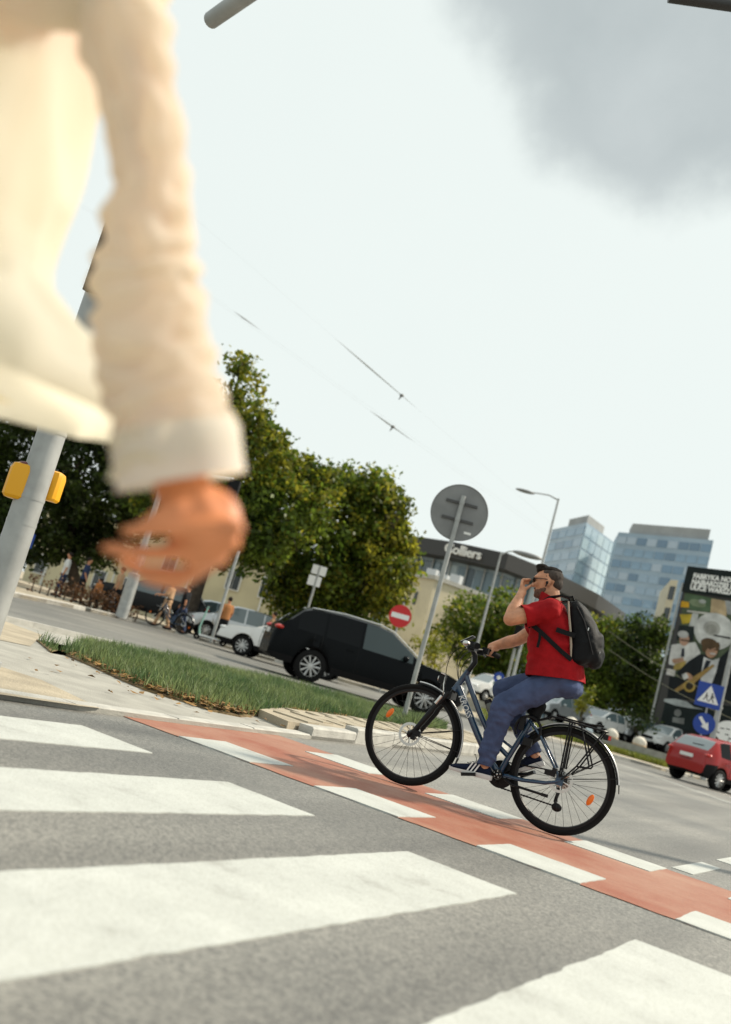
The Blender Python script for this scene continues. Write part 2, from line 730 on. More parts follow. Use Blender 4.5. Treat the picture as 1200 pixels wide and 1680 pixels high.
def resample(pl, step):
    pl = [Vector(q[:2]) for q in pl]
    out = []
    carry = 0.0
    for a, c in zip(pl, pl[1:]):
        L = (c - a).length
        s = carry
        while s < L:
            out.append(a + (c - a) * (s / L))
            s += step
        carry = s - L
    out.append(pl[-1])
    return out


def kerb_run(pl, step, width, top_fn, parent, side=1, m=None, gap=0.008, drop=0.12):
    pts = resample(pl, step)
    for a, c in zip(pts, pts[1:]):
        d = (c - a)
        if d.length < 0.15:
            continue
        d.normalize()
        a2, c2 = a + d * gap, c - d * gap
        w = Vector((-d.y, d.x)) * width * side
        z = top_fn((a + c) / 2)
        i = 0.015
        wi = w * (1 - i / width)
        b = MB()
        lo = [(a2.x, a2.y, -drop), (c2.x, c2.y, -drop), (c2.x + w.x, c2.y + w.y, -drop), (a2.x + w.x, a2.y + w.y, -drop)]
        mi = [(q[0], q[1], z - 0.015) for q in lo]
        e = w.normalized() * i
        hi = [(a2.x + e.x + d.x * .004, a2.y + e.y + d.y * .004, z), (c2.x + e.x - d.x * .004, c2.y + e.y - d.y * .004, z), (c2.x + w.x, c2.y + w.y, z), (a2.x + w.x, a2.y + w.y, z)]
        vs = lo + mi + hi
        fs = [(8, 9, 10, 11)]
        for k in range(4):
            fs += [(k, (k + 1) % 4, 4 + (k + 1) % 4, 4 + k), (4 + k, 4 + (k + 1) % 4, 8 + (k + 1) % 4, 8 + k)]
        b.add(vs, fs)
        b.build('kerbstone', m or M_KERB, parent, smooth=0)


def ktop(q):
    t = min(1, max(0, (q.y - 7.0) / 1.6))
    return 0.036 + 0.105 * t


kerb_run(near, 1.0, 0.14, ktop, pave, side=1)
kerb_run([near[-1], (-7.9, 18.6)] + far, 1.0, 0.13, lambda q: 0.10, pave, side=1)
# raised infill behind the upstand kerb
inf = ccw([(-4.62, 7.35), (-4.78, 8.8), (-5.11, 12.1), (-5.4, 14.3), (-6.4, 17.0), (-7.85, 18.3), (-7.0, 16.4), (-6.35, 13.6), (-5.9, 10.5), (-5.55, 8.6), (-5.1, 7.6)])
sheet('raised_paving', inf, 0.10, M_BEIGE, thick=0.1, parent=pave)


def inside(q, poly):
    x, y = q[0], q[1]
    c = False
    j = len(poly) - 1
    for i in range(len(poly)):
        xi, yi = poly[i][0], poly[i][1]
        xj, yj = poly[j][0], poly[j][1]
        if (yi > y) != (yj > y) and x < (xj - xi) * (y - yi) / (yj - yi + 1e-12) + xi:
            c = not c
        j = i
    return c


# concrete paving blocks showing beside the kerb
M_PAVER = mat('paver', (0.37, 0.325, 0.245), 0.9, var=0.12, vscale=5, bump=0.4, bscale=80)
me_pav = MB().prism([(-.195, -.095), (.195, -.095), (.195, .095), (-.195, .095)], -0.03, 0.0)
me_pav = me_pav.mesh('paver', 0)
me_pav.materials.append(M_PAVER)
npv = 0
for r in range(60):
    for c in range(10):
        y = 7.5 + r * 0.20
        x = -6.9 + c * 0.40 + (0.2 if r % 2 else 0)
        cs = [(x + a * .2, y + b_ * .1) for a in (-1, 1) for b_ in (-1, 1)]
        if all(inside(q, inf) for q in cs) and npv < 260:
            o = bpy.data.objects.new('paving_block', me_pav)
            COL.objects.link(o)
            o.parent = pave
            o.location = (x, y, 0.112 + random.uniform(-.002, .003))
            o.rotation_euler = (random.uniform(-.01, .01), random.uniform(-.01, .01), math.pi * 0)
            npv += 1

# soil bed and grass of the island
gn = [(60, 1050), (110, 1075), (150, 1092), (195, 1113), (240, 1132), (300, 1150), (350, 1166), (395, 1175)]
gnear = [tuple(G(x, y, .04)[:2]) for x, y in gn] + [(-5.75, 9.2), (-6.0, 10.6), (-6.5, 13.7), (-7.1, 16.3), (-8.0, 18.2)]
gfar = [tuple(G(x, y, 0.22)[:2]) for x, y in [(640, 1152), (600, 1142), (450, 1103), (300, 1068), (150, 1035), (95, 1040)]]
gpoly = ccw(gnear + gfar)
soil = sheet('soil_bed', gpoly, 0.046, M_SOIL, thick=0.06)


def blades(name, poly, n, zb, h0, h1, wd, m, label, bend=0.35, dens=None, cat='grass'):
    xs = [q[0] for q in poly]
    ys = [q[1] for q in poly]
    V, Fc = [], []
    cnt = 0
    while cnt < n:
        x = random.uniform(min(xs), max(xs))
        y = random.uniform(min(ys), max(ys))
        if not inside((x, y), poly):
            continue
        pn = 0.5 + 0.5 * mnoise.noise(Vector((x * 1.1, y * 1.1, 3.0)))
        if random.random() > 0.35 + 0.9 * pn:
            continue
        if dens and random.random() > dens(x, y):
            cnt += 1
            continue
        h = random.uniform(h0, h1) * (0.55 + 0.8 * pn)
        a = random.uniform(0, 2 * math.pi)
        dx, dy = math.cos(a) * wd, math.sin(a) * wd
        lx, ly = random.gauss(0, bend) * h, random.gauss(0, bend) * h
        k = len(V)
        V += [(x - dx, y - dy, zb), (x + dx, y + dy, zb), (x + dx * .7 + lx * .4, y + dy * .7 + ly * .4, zb + h * .55),
              (x - dx * .7 + lx * .4, y - dy * .7 + ly * .4, zb + h * .55), (x + lx, y + ly, zb + h)]
        Fc += [(k, k + 1, k + 2, k + 3), (k + 3, k + 2, k + 4)]
        cnt += 1
    me = bpy.data.meshes.new(name)
    me.from_pydata(V, [], Fc)
    o = mk(name, me, m)
    return tag(o, label, cat, kind='stuff')


def edge_d(x, y):
    # thin towards the near edge
    best = min((Vector((x, y)) - Vector(q)).length for q in gnear)
    return min(1.0, 0.12 + best / 1.0)


blades('grass', gpoly, 60000, 0.04, 0.05, 0.19, 0.0055, M_GRASS, 'long green grass on the traffic island', dens=edge_d)
# fallen leaves on the bare soil edge
V, Fc = [], []
for i in range(5200):
    q = random.choice(gnear[2:11])
    x, y = q[0] + random.gauss(-0.22, .26), q[1] + random.gauss(0.2, .6)
    if not inside((x, y), gpoly) and random.random() < .97:
        continue
    a = random.uniform(0, 6.28)
    s = random.uniform(.015, .045)
    k = len(V)
    z = (0.052 if inside((x, y), gpoly) else 0.045) + random.uniform(0, .03) * (1 if inside((x, y), gpoly) else .1)
    for t, w in ((0, 1), (1.57, .6), (3.14, 1), (4.71, .6)):
        V.append((x + math.cos(a + t) * s * w, y + math.sin(a + t) * s * w, z + random.uniform(-.008, .016)))
    Fc.append((k, k + 1, k + 2, k + 3))
me = bpy.data.meshes.new('fallen_leaves')
me.from_pydata(V, [], Fc)
tag(mk('fallen_leaves', me, M_DRY), 'brown fallen leaves along the edge of the grass', 'leaves', kind='stuff')

# ------------------------------------------------------------------ far side of the junction
FK = [(-60, 962), (0, 975), (120, 998), (200, 1016), (290, 1040), (380, 1066), (480, 1094), (566, 1120), (640, 1141), (720, 1165), (830, 1198), (905, 1216), (1010, 1243), (1085, 1264), (1200, 1292), (1320, 1324)]
fk = [tuple(G(x, y)[:2]) for x, y in FK]
far_poly = ccw(fk + [(120, 60), (300, 700), (-400, 700), (-300, 20)])
fpave = sheet('far_pavement', far_poly, 0.10, M_BEIGE, thick=0.3)
kerb_run(fk, 1.0, 0.16, lambda q: 0.125, fpave, side=1)

# ------------------------------------------------------------------ materials for the rider, bicycle and others
M_FRAME = mat('bike_blue', (0.012, 0.045, 0.095), 0.25, coat=0.6)
M_BLACK = mat('black_plastic', (0.006, 0.006, 0.007), 0.4, spec=.25)
M_RUBBER = mat('tyre_rubber', (0.009, 0.009, 0.009), 0.85, bump=0.3, bscale=200, spec=.15)
M_CHROME = mat('brushed_steel', (0.62, 0.62, 0.60), 0.32, metal=1.0)
M_SILVER = mat('silver_paint', (0.55, 0.56, 0.56), 0.4, metal=0.5)
M_GREYP = mat('galvanised_steel', (0.36, 0.37, 0.36), 0.55, metal=0.35, var=0.12, vscale=6)
M_ORANGE = mat('orange_reflector', (0.85, 0.17, 0.01), 0.3, island=0.0)
M_REDLAMP = mat('red_lamp', (0.5, 0.02, 0.01), 0.2, coat=0.5)
M_WHITEP = mat('white_plastic', (0.75, 0.75, 0.73), 0.45)
M_SKIN = mat('skin', (0.52, 0.24, 0.13), 0.5, var=0.18, vscale=22, bump=0.1, bscale=120)
M_HAIR = mat('dark_hair', (0.020, 0.014, 0.010), 0.65, spec=.2, bump=0.8, bscale=220, var=0.3, vscale=60)
M_GREYHAIR = mat('short_cropped_hair', (0.055, 0.038, 0.028), 0.75, bump=0.5, bscale=260, var=0.3, vscale=60)
M_SHIRT = mat('red_cotton', (0.30, 0.008, 0.011), 0.9, spec=.15, var=0.16, vscale=9, bump=0.25, bscale=300)
M_PANTS = mat('blue_cotton', (0.062, 0.085, 0.165), 0.9, spec=.15, var=0.16, vscale=12, bump=0.25, bscale=320)
M_NAVY = mat('navy_knit', (0.007, 0.012, 0.032), 0.85, spec=.2, bump=0.3, bscale=400)
M_PACK = mat('black_nylon', (0.006, 0.007, 0.008), 0.6, spec=.15, bump=0.3, bscale=200, var=0.2, vscale=10)
M_PIPING = mat('tan_piping', (0.36, 0.30, 0.23), 0.8)
M_SOLE = mat('white_sole', (0.62, 0.62, 0.60), 0.6)
M_LENS = mat('dark_lens', (0.01, 0.01, 0.012), 0.08)
M_BOTTLE = mat('smoke_bottle', (0.10, 0.11, 0.10), 0.25)

# ------------------------------------------------------------------ the bicycle
BA = np.array([-2.010, 6.625])
BF = np.array([-0.989, -0.150])
BROT = math.atan2(BF[1], BF[0])
RH, FH, BBK = (0.0, 0.0, 0.345), (1.064, 0.0, 0.345), (0.41, 0.0, 0.262)
HEADB, HEADT = (0.853, 0.0, 0.715), (0.793, 0.0, 0.862)


def wheel(parent, c, name, disc_side=0.055, refl=None, seed=0):
    w = MB()
    R, r = 0.327, 0.0195
    prof = []
    for k in range(12):
        a = 2 * math.pi * k / 12
        prof.append((R + r * math.cos(a), r * 0.95 * math.sin(a)))
    w.lathe(prof, 64, 'Y', c, 0, close=True)
    root = w.build(name, M_RUBBER, parent)
    rim = MB().lathe([(0.312, -.011), (0.312, .011), (0.296, .011), (0.290, 0.0), (0.296, -.011)], 64, 'Y', c, 0, close=True)
    rim.build('rim', M_BLACK, root)
    sp = MB()
    for k in range(32):
        a = 2 * math.pi * k / 32 + seed
        side = 1 if k % 2 else -1
        tw = 0.42 * (1 if (k // 2) % 2 else -1)
        h = (c[0] + math.cos(a + tw) * 0.028, c[1] + side * 0.028, c[2] + math.sin(a + tw) * 0.028)
        e = (c[0] + math.cos(a) * 0.293, c[1], c[2] + math.sin(a) * 0.293)
        sp.tube([h, e], 0.0011, 4, cap=False)
    sp.build('spokes', M_BLACK, root)
    hub = MB().lathe([(0.010, -.055), (0.016, -.05), (0.030, -.034), (0.030, -.028), (0.017, -.02), (0.017, .02), (0.030, .028), (0.030, .034), (0.016, .05), (0.010, .055)], 20, 'Y', c)
    hub.build('hub', M_BLACK, root)
    if disc_side:
        d = MB().lathe([(0.080, disc_side - .001), (0.080, disc_side + .001), (0.062, disc_side + .001), (0.062, disc_side - .001)], 40, 'Y', c, close=True)
        for k in range(6):
            a = k * math.pi / 3
            d.tube([(c[0], disc_side, c[2]), (c[0] + .064 * math.cos(a + .3), disc_side, c[2] + .064 * math.sin(a + .3))], 0.004, 5)
        d.build('brake_disc', M_CHROME, root)
    if refl:
        a = refl
        cx, cz = c[0] + math.cos(a) * 0.215, c[2] + math.sin(a) * 0.215
        Mr = Matrix.Rotation(-(a - math.pi / 2), 3, 'Y')
        rf = MB()
        rf.ell((cx, 0.012, cz), (0.040, 0.012, 0.019), 0, 16, 8, Mr)
        rf.build('wheel_reflector', M_ORANGE, root)
    return root


def fender(parent, c, a0, a1, R=0.362, name='mudguard', hw=0.024):
    m = MB()
    prof = [(-hw, -.010), (-hw * .6, 0.002), (0, 0.006), (hw * .6, 0.002), (hw, -.010)]
    rings_o, n = [], 26
    for i in range(n + 1):
        a = math.radians(a0 + (a1 - a0) * i / n)
        ring = [(c[0] + math.cos(a) * (R + dz), y, c[2] + math.sin(a) * (R + dz)) for y, dz in prof]
        ring += [(c[0] + math.cos(a) * (R + dz - .0025), y, c[2] + math.sin(a) * (R + dz - .0025)) for y, dz in reversed(prof)]
        rings_o.append(ring)
    m.loft(rings_o)
    o = m.build(name, M_BLACK, parent)
    # bright strip along the crown
    st = MB()
    rr = []
    for i in range(n + 1):
        a = math.radians(a0 + (a1 - a0) * i / n)
        rr.append([(c[0] + math.cos(a) * (R + dz), y, c[2] + math.sin(a) * (R + dz)) for y, dz in ((0.011, .0065), (0.017, .003), (0.017, -.001), (0.011, .002))])
    st.loft(rr)
    st.build('bright_strip', M_SILVER, o)
    return o


def make_bike(name, loc, rot, label, cat='bicycle', frame_mat=None):
    FM = frame_mat or M_FRAME
    B = empty(name, loc, rot, label, cat)
    wheel(B, FH, 'front_wheel', 0.055, refl=math.radians(27), seed=.05)
    wheel(B, RH, 'rear_wheel', 0.06, refl=math.radians(198), seed=.11)
    f = MB()
    f.tube([HEADB, (0.846, 0, 0.732), HEADT, (0.790, 0, 0.868)], [0.026, 0.022, 0.022, 0.026], 14)
    f.tube([(0.835, 0, 0.752), (0.62, 0, 0.475), (0.50, 0, 0.335), BBK], [0.023, 0.024, 0.024, 0.025], 14)      # down tube
    f.tube([(0.800, 0, 0.835), (0.64, 0, 0.615), (0.52, 0, 0.47), (0.385, 0, 0.395)], [0.020, 0.019, 0.018, 0.017], 12)  # low top tube
    f.tube([BBK, (0.385, 0, 0.36), (0.30, 0, 0.62), (0.285, 0, 0.675)], 0.018, 12)                       # seat tube
    f.tube([(0.36, -.0, 0.45), (0.49, 0, 0.50)], 0.009, 8)
    f.lathe([(0.022, -.036), (0.026, -.036), (0.026, .036), (0.022, .036)], 16, 'Y', BBK)
    for s in (-1, 1):
        f.tube([(0.37, s * .022, 0.265), (0.24, s * .045, 0.272), (0.10, s * .062, 0.298), (0.03, s * .066, 0.325), (0, s * .066, 0.345)], [0.013, 0.012, 0.011, 0.011, 0.009], 10)
        f.tube([(0.292, s * .018, 0.655), (0.20, s * .042, 0.585), (0.012, s * .066, 0.36)], [0.010, 0.0095, 0.009], 10)
        f.box((0.005, s * .066, 0.342), (0.05, 0.008, 0.06))
    f.build('frame', FM, B)
    # lettering along the down tube, on the near side
    d = (Vector((0.62, 0, 0.475)) - Vector((0.835, 0, 0.752))).normalized()
    yv = Vector((0, 1, 0)).cross(d)
    fm = None
    tm = textmesh('KROSS', 0.054, 0.0006, 0.0009, 'LEFT', 1.0, shear=0.2)
    org = Vector((0.790, 0.0245, 0.695)) - yv * 0.026
    x = d
    z = Vector((0, 1, 0))
    y = z.cross(x)
    mat4 = Matrix(((x.x, y.x, z.x, org.x), (x.y, y.y, z.y, org.y), (x.z, y.z, z.z, org.z), (0, 0, 0, 1)))
    org2 = Vector((0.793, 0.0248, 0.697)) - y * 0.019
    mat4.translation = org2
    tm.transform(mat4)
    mk('lettering', tm, M_SILVER, B)
    # fork
    k = MB()
    ax = (Vector(HEADB) - Vector(HEADT)).normalized()
    cr = Vector(HEADB) + ax * 0.045
    k.tube([HEADB, cr], 0.018, 10)
    k.box(cr, (0.05, 0.14, 0.05))
    for s in (-1, 1):
        k.tube([(cr.x, s * .060, cr.z + .01), (0.945, s * .062, 0.56), (0.955, s * .062, 0.535), (1.035, s * .062, 0.375), (1.064, s * .060, 0.345)], [0.017, 0.017, 0.022, 0.019, 0.014], 12)
        k.ell((1.062, s * .060, 0.345), (0.022, 0.012, 0.022))
    k.build('fork', M_BLACK, B)
    c = MB().tube([(0.905, .083, 0.655), (0.935, .083, 0.595)], 0.013, 10)
    c.build('fork_lockout', M_CHROME, B)
    bc = MB().box((1.012, .066, 0.365), (0.055, 0.03, 0.035)).box((1.03, .07, 0.33), (0.03, .025, .03))
    bc.build('front_brake_caliper', M_BLACK, B)
    rc = MB().box((0.075, .064, 0.372), (0.07, 0.028, 0.035)).box((0.05, .07, 0.395), (0.03, .025, .03))
    rc.build('rear_brake_caliper', M_BLACK, B)
    # mudguards and stays
    fender(B, FH, 84, 190)
    fr = fender(B, RH, 38, 168)
    for s in (-1, 1):
        for cc, hx, a in ((FH, 1.055, 160), (FH, 1.055, 184), (RH, 0.0, 138), (RH, 0.0, 162)):
            aa = math.radians(a)
            MB().tube([(hx, s * .068, .352), (cc[0] + math.cos(aa) * .36, s * .024, .345 + math.sin(aa) * .36)], 0.0028, 5).build('mudguard_stay', M_BLACK, B)
    for cc, a in ((RH, 168), (FH, 190)):
        aa = math.radians(a)
        rx = 1
        fl = MB()
        p0 = Vector((cc[0] + math.cos(aa) * .362, 0, cc[2] + math.sin(aa) * .362))
        tdir = Vector((-math.sin(aa), 0, math.cos(aa)))
        tdir = tdir if tdir.z < 0 else -tdir
        p1 = p0 + tdir * .055
        fl.add([(p0.x, -.028, p0.z), (p0.x, .028, p0.z), (p1.x, .018, p1.z), (p1.x, -.018, p1.z), (p0.x - .003, -.028, p0.z), (p0.x - .003, .028, p0.z), (p1.x - .003, .018, p1.z), (p1.x - .003, -.018, p1.z)],
               [(0, 1, 2, 3), (7, 6, 5, 4), (0, 4, 5, 1), (1, 5, 6, 2), (2, 6, 7, 3), (3, 7, 4, 0)])
        fl.build('mud_flap', M_RUBBER, B)
    # rack
    r = MB()
    z = 0.725
    r.tube([(0.17, .0, z - .02), (0.15, .055, z), (-.175, .06, z), (-.21, .03, z), (-.21, -.03, z), (-.175, -.06, z), (0.15, -.055, z), (0.17, 0, z - .02)], 0.0065, 8)
    r.tube([(0.16, 0, z), (-.21, 0, z)], 0.006, 6)
    for x in (.1, 0, -.1):
        r.tube([(x, -.058, z), (x, .058, z)], 0.005, 6)
    for s in (-1, 1):
        r.tube([(0.03, s * .06, z), (0.012, s * .078, .365)], 0.0058, 7)
        r.tube([(0.015, s * .06, z), (0.000, s * .078, .365)], 0.0058, 7)
        r.tube([(-.045, s * .06, z), (-.150, s * .085, 0.50), (-.158, s * .087, 0.482), (-.150, s * .087, .468), (-.135, s * .087, .465), (-.08, s * .085, .46)], 0.0058, 7)
        r.tube([(-.195, s * .055, z - .005), (-.08, s * .085, .46), (-.005, s * .075, .35)], 0.0055, 7)
        r.tube([(0.15, s * .05, z), (.27, s * .022, .66)], 0.0055, 7)
    r.build('rear_rack', M_BLACK, B)
    sc = MB()
    sc.tube([(0.13, .02, z + .018), (0.05, .025, z + .012), (-.10, .025, z + .016), (-.18, .02, z + .03)], 0.006, 6)
    sc.tube([(0.13, -.02, z + .018), (0.05, -.025, z + .012), (-.10, -.025, z + .016), (-.18, -.02, z + .03)], 0.006, 6)
    sc.build('rack_spring_clip', M_BLACK, B)
    tl = MB().box((-.213, 0, z - .035), (0.03, 0.10, 0.035))
    tl = tl.build('tail_lamp', M_BLACK, B)
    MB().box((-.230, 0, z - .035), (0.012, 0.085, 0.028)).build('red_lens', M_REDLAMP, tl)
    # saddle and seatpost
    MB().tube([(0.285, 0, 0.67), (0.270, 0, 0.74), (0.255, 0, 0.82), (0.235, 0, 0.875)], [0.0145, .0145, .02, .02], 10).box((0.23, 0, .88), (.09, .05, .03)).build('seatpost', M_BLACK, B)
    sd_ = MB()
    sd_.ell((0.16, 0, 0.935), (0.085, 0.08, 0.030)).ell((0.24, 0, 0.938), (0.10, 0.045, 0.022)).ell((0.30, 0, 0.936), (0.05, 0.026, 0.018))
    sd_.remesh('saddle', M_BLACK, B, 0.012, 4)
    sb = MB().ell((0.255, 0, 0.765), (0.045, 0.042, 0.05)).ell((0.272, 0, 0.715), (0.045, 0.045, 0.06))
    sb.remesh('saddle_bag', M_PACK, B, 0.012, 3)
    lk = MB()
    for i in range(14):
        a = math.radians(200 - i * 17)
        b_ = math.radians(200 - (i + 1) * 17)
        lk.tube([(0.285 + .085 * math.cos(a), 0.048, 0.60 + .085 * math.sin(a)), (0.285 + .085 * math.cos(b_), 0.048, 0.60 + .085 * math.sin(b_))], 0.010, 7)
    lk.box((0.27, .04, .52), (.06, .03, .05))
    lk.box((0.335, .03, .625), (.035, .05, .085))
    lk.build('frame_lock', M_BLACK, B)
    # stem, bar, grips, controls
    h = MB()
    h.tube([HEADT, (0.775, 0, 0.905), (0.762, 0, 0.935), (0.775, 0, 0.985), (0.80, 0, 1.018)], [.017, .017, .018, .018, .018], 10)
    h.tube([(0.70, .31, 1.035), (0.735, .22, 1.045), (0.79, .10, 1.03), (0.805, 0, 1.025), (0.79, -.10, 1.03), (0.735, -.22, 1.045), (0.70, -.31, 1.035)], 0.0115, 10)
    h.box((0.800, 0, 1.025), (.05, .06, .045))
    h.build('handlebar', M_BLACK, B)
    for s in (-1, 1):
        g = MB().tube([(0.690, s * .322, 1.033), (0.693, s * .315, 1.034), (0.735, s * .215, 1.045)], [.021, .019, .017], 12)
        g.build('grip', M_RUBBER, B)
        l = MB()
        l.box((0.752, s * .175, 1.04), (.045, .05, .045))
        l.tube([(0.775, s * .17, 1.03), (0.785, s * .22, 1.02), (0.775, s * .30, 1.005)], [.008, .006, .006], 7)
        l.box((0.775, s * .14, 1.02), (.05, .03, .035))
        l.build('brake_lever', M_BLACK, B)
    be = MB().ell((0.835, .075, 1.045), (.028, .028, .02)).box((0.82, .075, 1.028), (.02, .02, .03))
    be.build('bell', M_CHROME, B)
    ph = MB().box((0.845, .02, 1.075), (.10, .062, .010), M=Matrix.Rotation(math.radians(38), 3, 'Y'))
    ph.box((0.815, .02, 1.05), (.03, .03, .04))
    ph.build('phone_mount', M_BLACK, B)
    MB().box((0.8495, .02, 1.0805), (.094, .056, .003), M=Matrix.Rotation(math.radians(38), 3, 'Y')).build('phone_screen', M_SILVER, B)
    # front lamp and bracket
    fl = MB().box((0.955, 0, 0.765), (.045, .045, .055)).tube([(0.91, 0, .66), (0.955, 0, .70), (0.955, 0, .74)], .006, 6)
    fl = fl.build('front_lamp', M_BLACK, B)
    MB().tube([(0.978, 0, .765), (0.984, 0, .765)], [.021, .019], 14).build('lamp_lens', M_CHROME, fl)
    MB().tube([(0.93, .03, .80), (0.93, .03, .735), (0.915, .03, .68), (0.90, .02, .64)], .004, 6).tube([(0.93, .03, .80), (0.965, .03, .805)], .004, 6).build('lamp_bracket', M_CHROME, B)
    cab = MB()
    for (p0, p1, p2, p3) in (((0.775, .15, 1.02), (0.93, .12, 1.02), (0.96, .05, .86), (0.90, .03, .70)),
                             ((0.775, -.15, 1.02), (0.90, -.1, 1.03), (0.90, -.03, .90), (0.835, .027, .80)),
                             ((0.775, .16, 1.01), (0.89, .10, 1.0), (0.88, .04, .88), (0.835, .028, .79)),
                             ((0.775, -.16, 1.0), (0.87, -.10, .98), (0.87, -.03, .86), (0.835, -.027, .78))):
        pts = []
        for i in range(13):
            t = i / 12
            q = [(1 - t) ** 3 * a + 3 * (1 - t) ** 2 * t * b_ + 3 * (1 - t) * t * t * c_ + t ** 3 * d_ for a, b_, c_, d_ in zip(p0, p1, p2, p3)]
            pts.append(q)
        cab.tube(pts, 0.0026, 5)
    cab.build('cables', M_BLACK, B)
    # bottle in its cage on the top tube
    bd = (Vector((0.64, 0, 0.615)) - Vector((0.52, 0, 0.47))).normalized()
    bo = Vector((0.545, 0, 0.535)) + Vector((-bd.z, 0, bd.x)) * 0.062
    bt = MB().tube([bo, bo + bd * .13, bo + bd * .155, bo + bd * .16, bo + bd * .175], [.034, .034, .026, .018, .016], 14)
    bt = bt.build('bottle', M_BOTTLE, B)
    MB().tube([bo + bd * .155, bo + bd * .18], [.028, .024], 12).build('bottle_cap', M_BLACK, bt)
    # drive train: crank, chainring, chain, cassette, derailleur (chain side is the far side)
    cr_ = MB()
    cr_.lathe([(0.085, -.052), (0.085, -.049), (0.06, -.047), (0.06, -.054)], 36, 'Y', BBK, close=True)
    for k2 in range(5):
        a = k2 * 2 * math.pi / 5
        cr_.tube([(BBK[0], -.05, BBK[2]), (BBK[0] + .07 * math.cos(a), -.05, BBK[2] + .07 * math.sin(a))], .009, 6)
    cr_.lathe([(0.092, -.06), (0.092, -.056), (0.02, -.056), (0.02, -.06)], 30, 'Y', BBK, close=True)
    cr_.build('chainring', M_BLACK, B)
    PN, PF = (0.573, .095, 0.213), (0.247, -.095, 0.311)
    MB().tube([(BBK[0], -.07, BBK[2]), (0.247, -.08, 0.311)], [.016, .011], 8).build('crank_arm', M_BLACK, B)
    ca = MB()
    ca.tube([(BBK[0], .05, BBK[2]), (0.573, .062, 0.213)], [.016, .011], 8)
    ca.lathe([(0.030, .040), (0.034, .046), (0.030, .062), (0.012, .066)], 18, 'Y', BBK)
    ca.build('crank_arm', M_BLACK, B)
    bo_ = MB()
    for k2 in range(5):
        a = k2 * 2 * math.pi / 5 + .3
        bo_.ell((BBK[0] + .021 * math.cos(a), .063, BBK[2] + .021 * math.sin(a)), (.005, .004, .005), 0, 6, 4)
    bo_.ell((BBK[0], .067, BBK[2]), (.007, .004, .007), 0, 8, 4)
    bo_.build('crank_bolts', M_CHROME, B)
    for nm, pp, s, tilt in (('pedal', PN, 1, .28), ('pedal', PF, -1, .6)):
        MB().box((pp[0], pp[1] + s * .035, pp[2]), (.095, .085, .022), M=Matrix.Rotation(tilt, 3, 'Y')).build(nm, M_BLACK, B)
    ch = MB()
    ch.tube([(0.41, -.052, .347), (0.0, -.045, .395)], .0045, 4)
    ch.tube([(0.40, -.052, .177), (0.02, -.05, .170)], .0045, 4)
    ch.tube([(0.005, -.05, .20), (0.03, -.048, .30)], .0045, 4)
    for k2 in range(18):
        t = k2 / 17
        ch.box((0.40 + (0.02 - .40) * t, -.051, .177 - .007 * t), (.010, .008, .011))
    ch.build('chain', M_BLACK, B)
    MB().lathe([(0.02, -.062), (0.045, -.058), (0.055, -.04), (0.02, -.036)], 24, 'Y', RH).build('cassette', M_CHROME, B)
    dr = MB().tube([(0.0, -.065, .345), (0.012, -.07, .28), (0.02, -.06, .20), (-.005, -.055, .165)], [.012, .014, .011, .012], 8)
    dr.ell((0.0, -.055, .165), (.035, .012, .028))
    dr.build('derailleur', M_BLACK, B)
    ks = MB().tube([(0.355, .03, .245), (0.30, .055, .225), (0.08, .07, .225)], [.010, .009, .008], 8)
    ks.box((0.075, .07, .225), (.045, .018, .02))
    ks.build('kickstand', M_BLACK, B)
    return B


bike = make_bike('bicycle', (BA[0], BA[1], 0.0095), BROT, 'dark blue trekking bicycle ridden along the red cycle lane')


# ------------------------------------------------------------------ the rider
def ring(s, z, hd, hw, tilt=0.0, n=20, p=2.3, l=0.0):
    out = []
    for k in range(n):
        a = 2 * math.pi * k / n
        ca, sa = math.cos(a), math.sin(a)
        x = hd * math.copysign(abs(ca) ** (2 / p), ca)
        y = hw * math.copysign(abs(sa) ** (2 / p), sa)
        out.append((s + x * math.cos(tilt), l + y, z + x * math.sin(tilt)))
    return out


rider = empty('person', (BA[0], BA[1], 0.0095), BROT, 'man in red shirt and blue trousers riding a bicycle, hand at his sunglasses', 'person')
SHN, SHF = Vector((.315, .185, 1.395)), Vector((.335, -.185, 1.39))
ELN, WRN = Vector((.535, .275, 1.265)), Vector((.533, .165, 1.445))
ELF, WRF = Vector((.565, -.275, 1.185)), Vector((.745, -.275, 1.085))
HPN, KNN, ANN = Vector((.15, .09, .975)), Vector((.465, .125, .700)), Vector((.500, .105, .305))
HPF, KNF, ANF = Vector((.15, -.09, .975)), Vector((.545, -.115, .81)), Vector((.235, -.10, .455))

b = MB()
# hidden core, so the figure is one body
b.loft([ring(.16, .93, .12, .15), ring(.21, 1.06, .14, .155), ring(.26, 1.2, .14, .16), ring(.31, 1.34, .115, .17), ring(.335, 1.42, .075, .12)])
b.chain([HPN, KNN, ANN], [.075, .05, .036])
b.chain([HPF, KNF, ANF], [.075, .05, .036])
b.chain([(.34, 0, 1.40), (.352, 0, 1.47), (.372, 0, 1.53)], [.075, .064, .062])
# arms
b.chain([SHN, SHN.lerp(ELN, .55), ELN], [.060, .057, .049])
b.chain([ELN, ELN.lerp(WRN, .35), WRN], [.046, .050, .030])
b.chain([SHF, SHF.lerp(ELF, .55), ELF], [.058, .055, .044])
b.chain([ELF, ELF.lerp(WRF, .35), WRF], [.043, .046, .029])
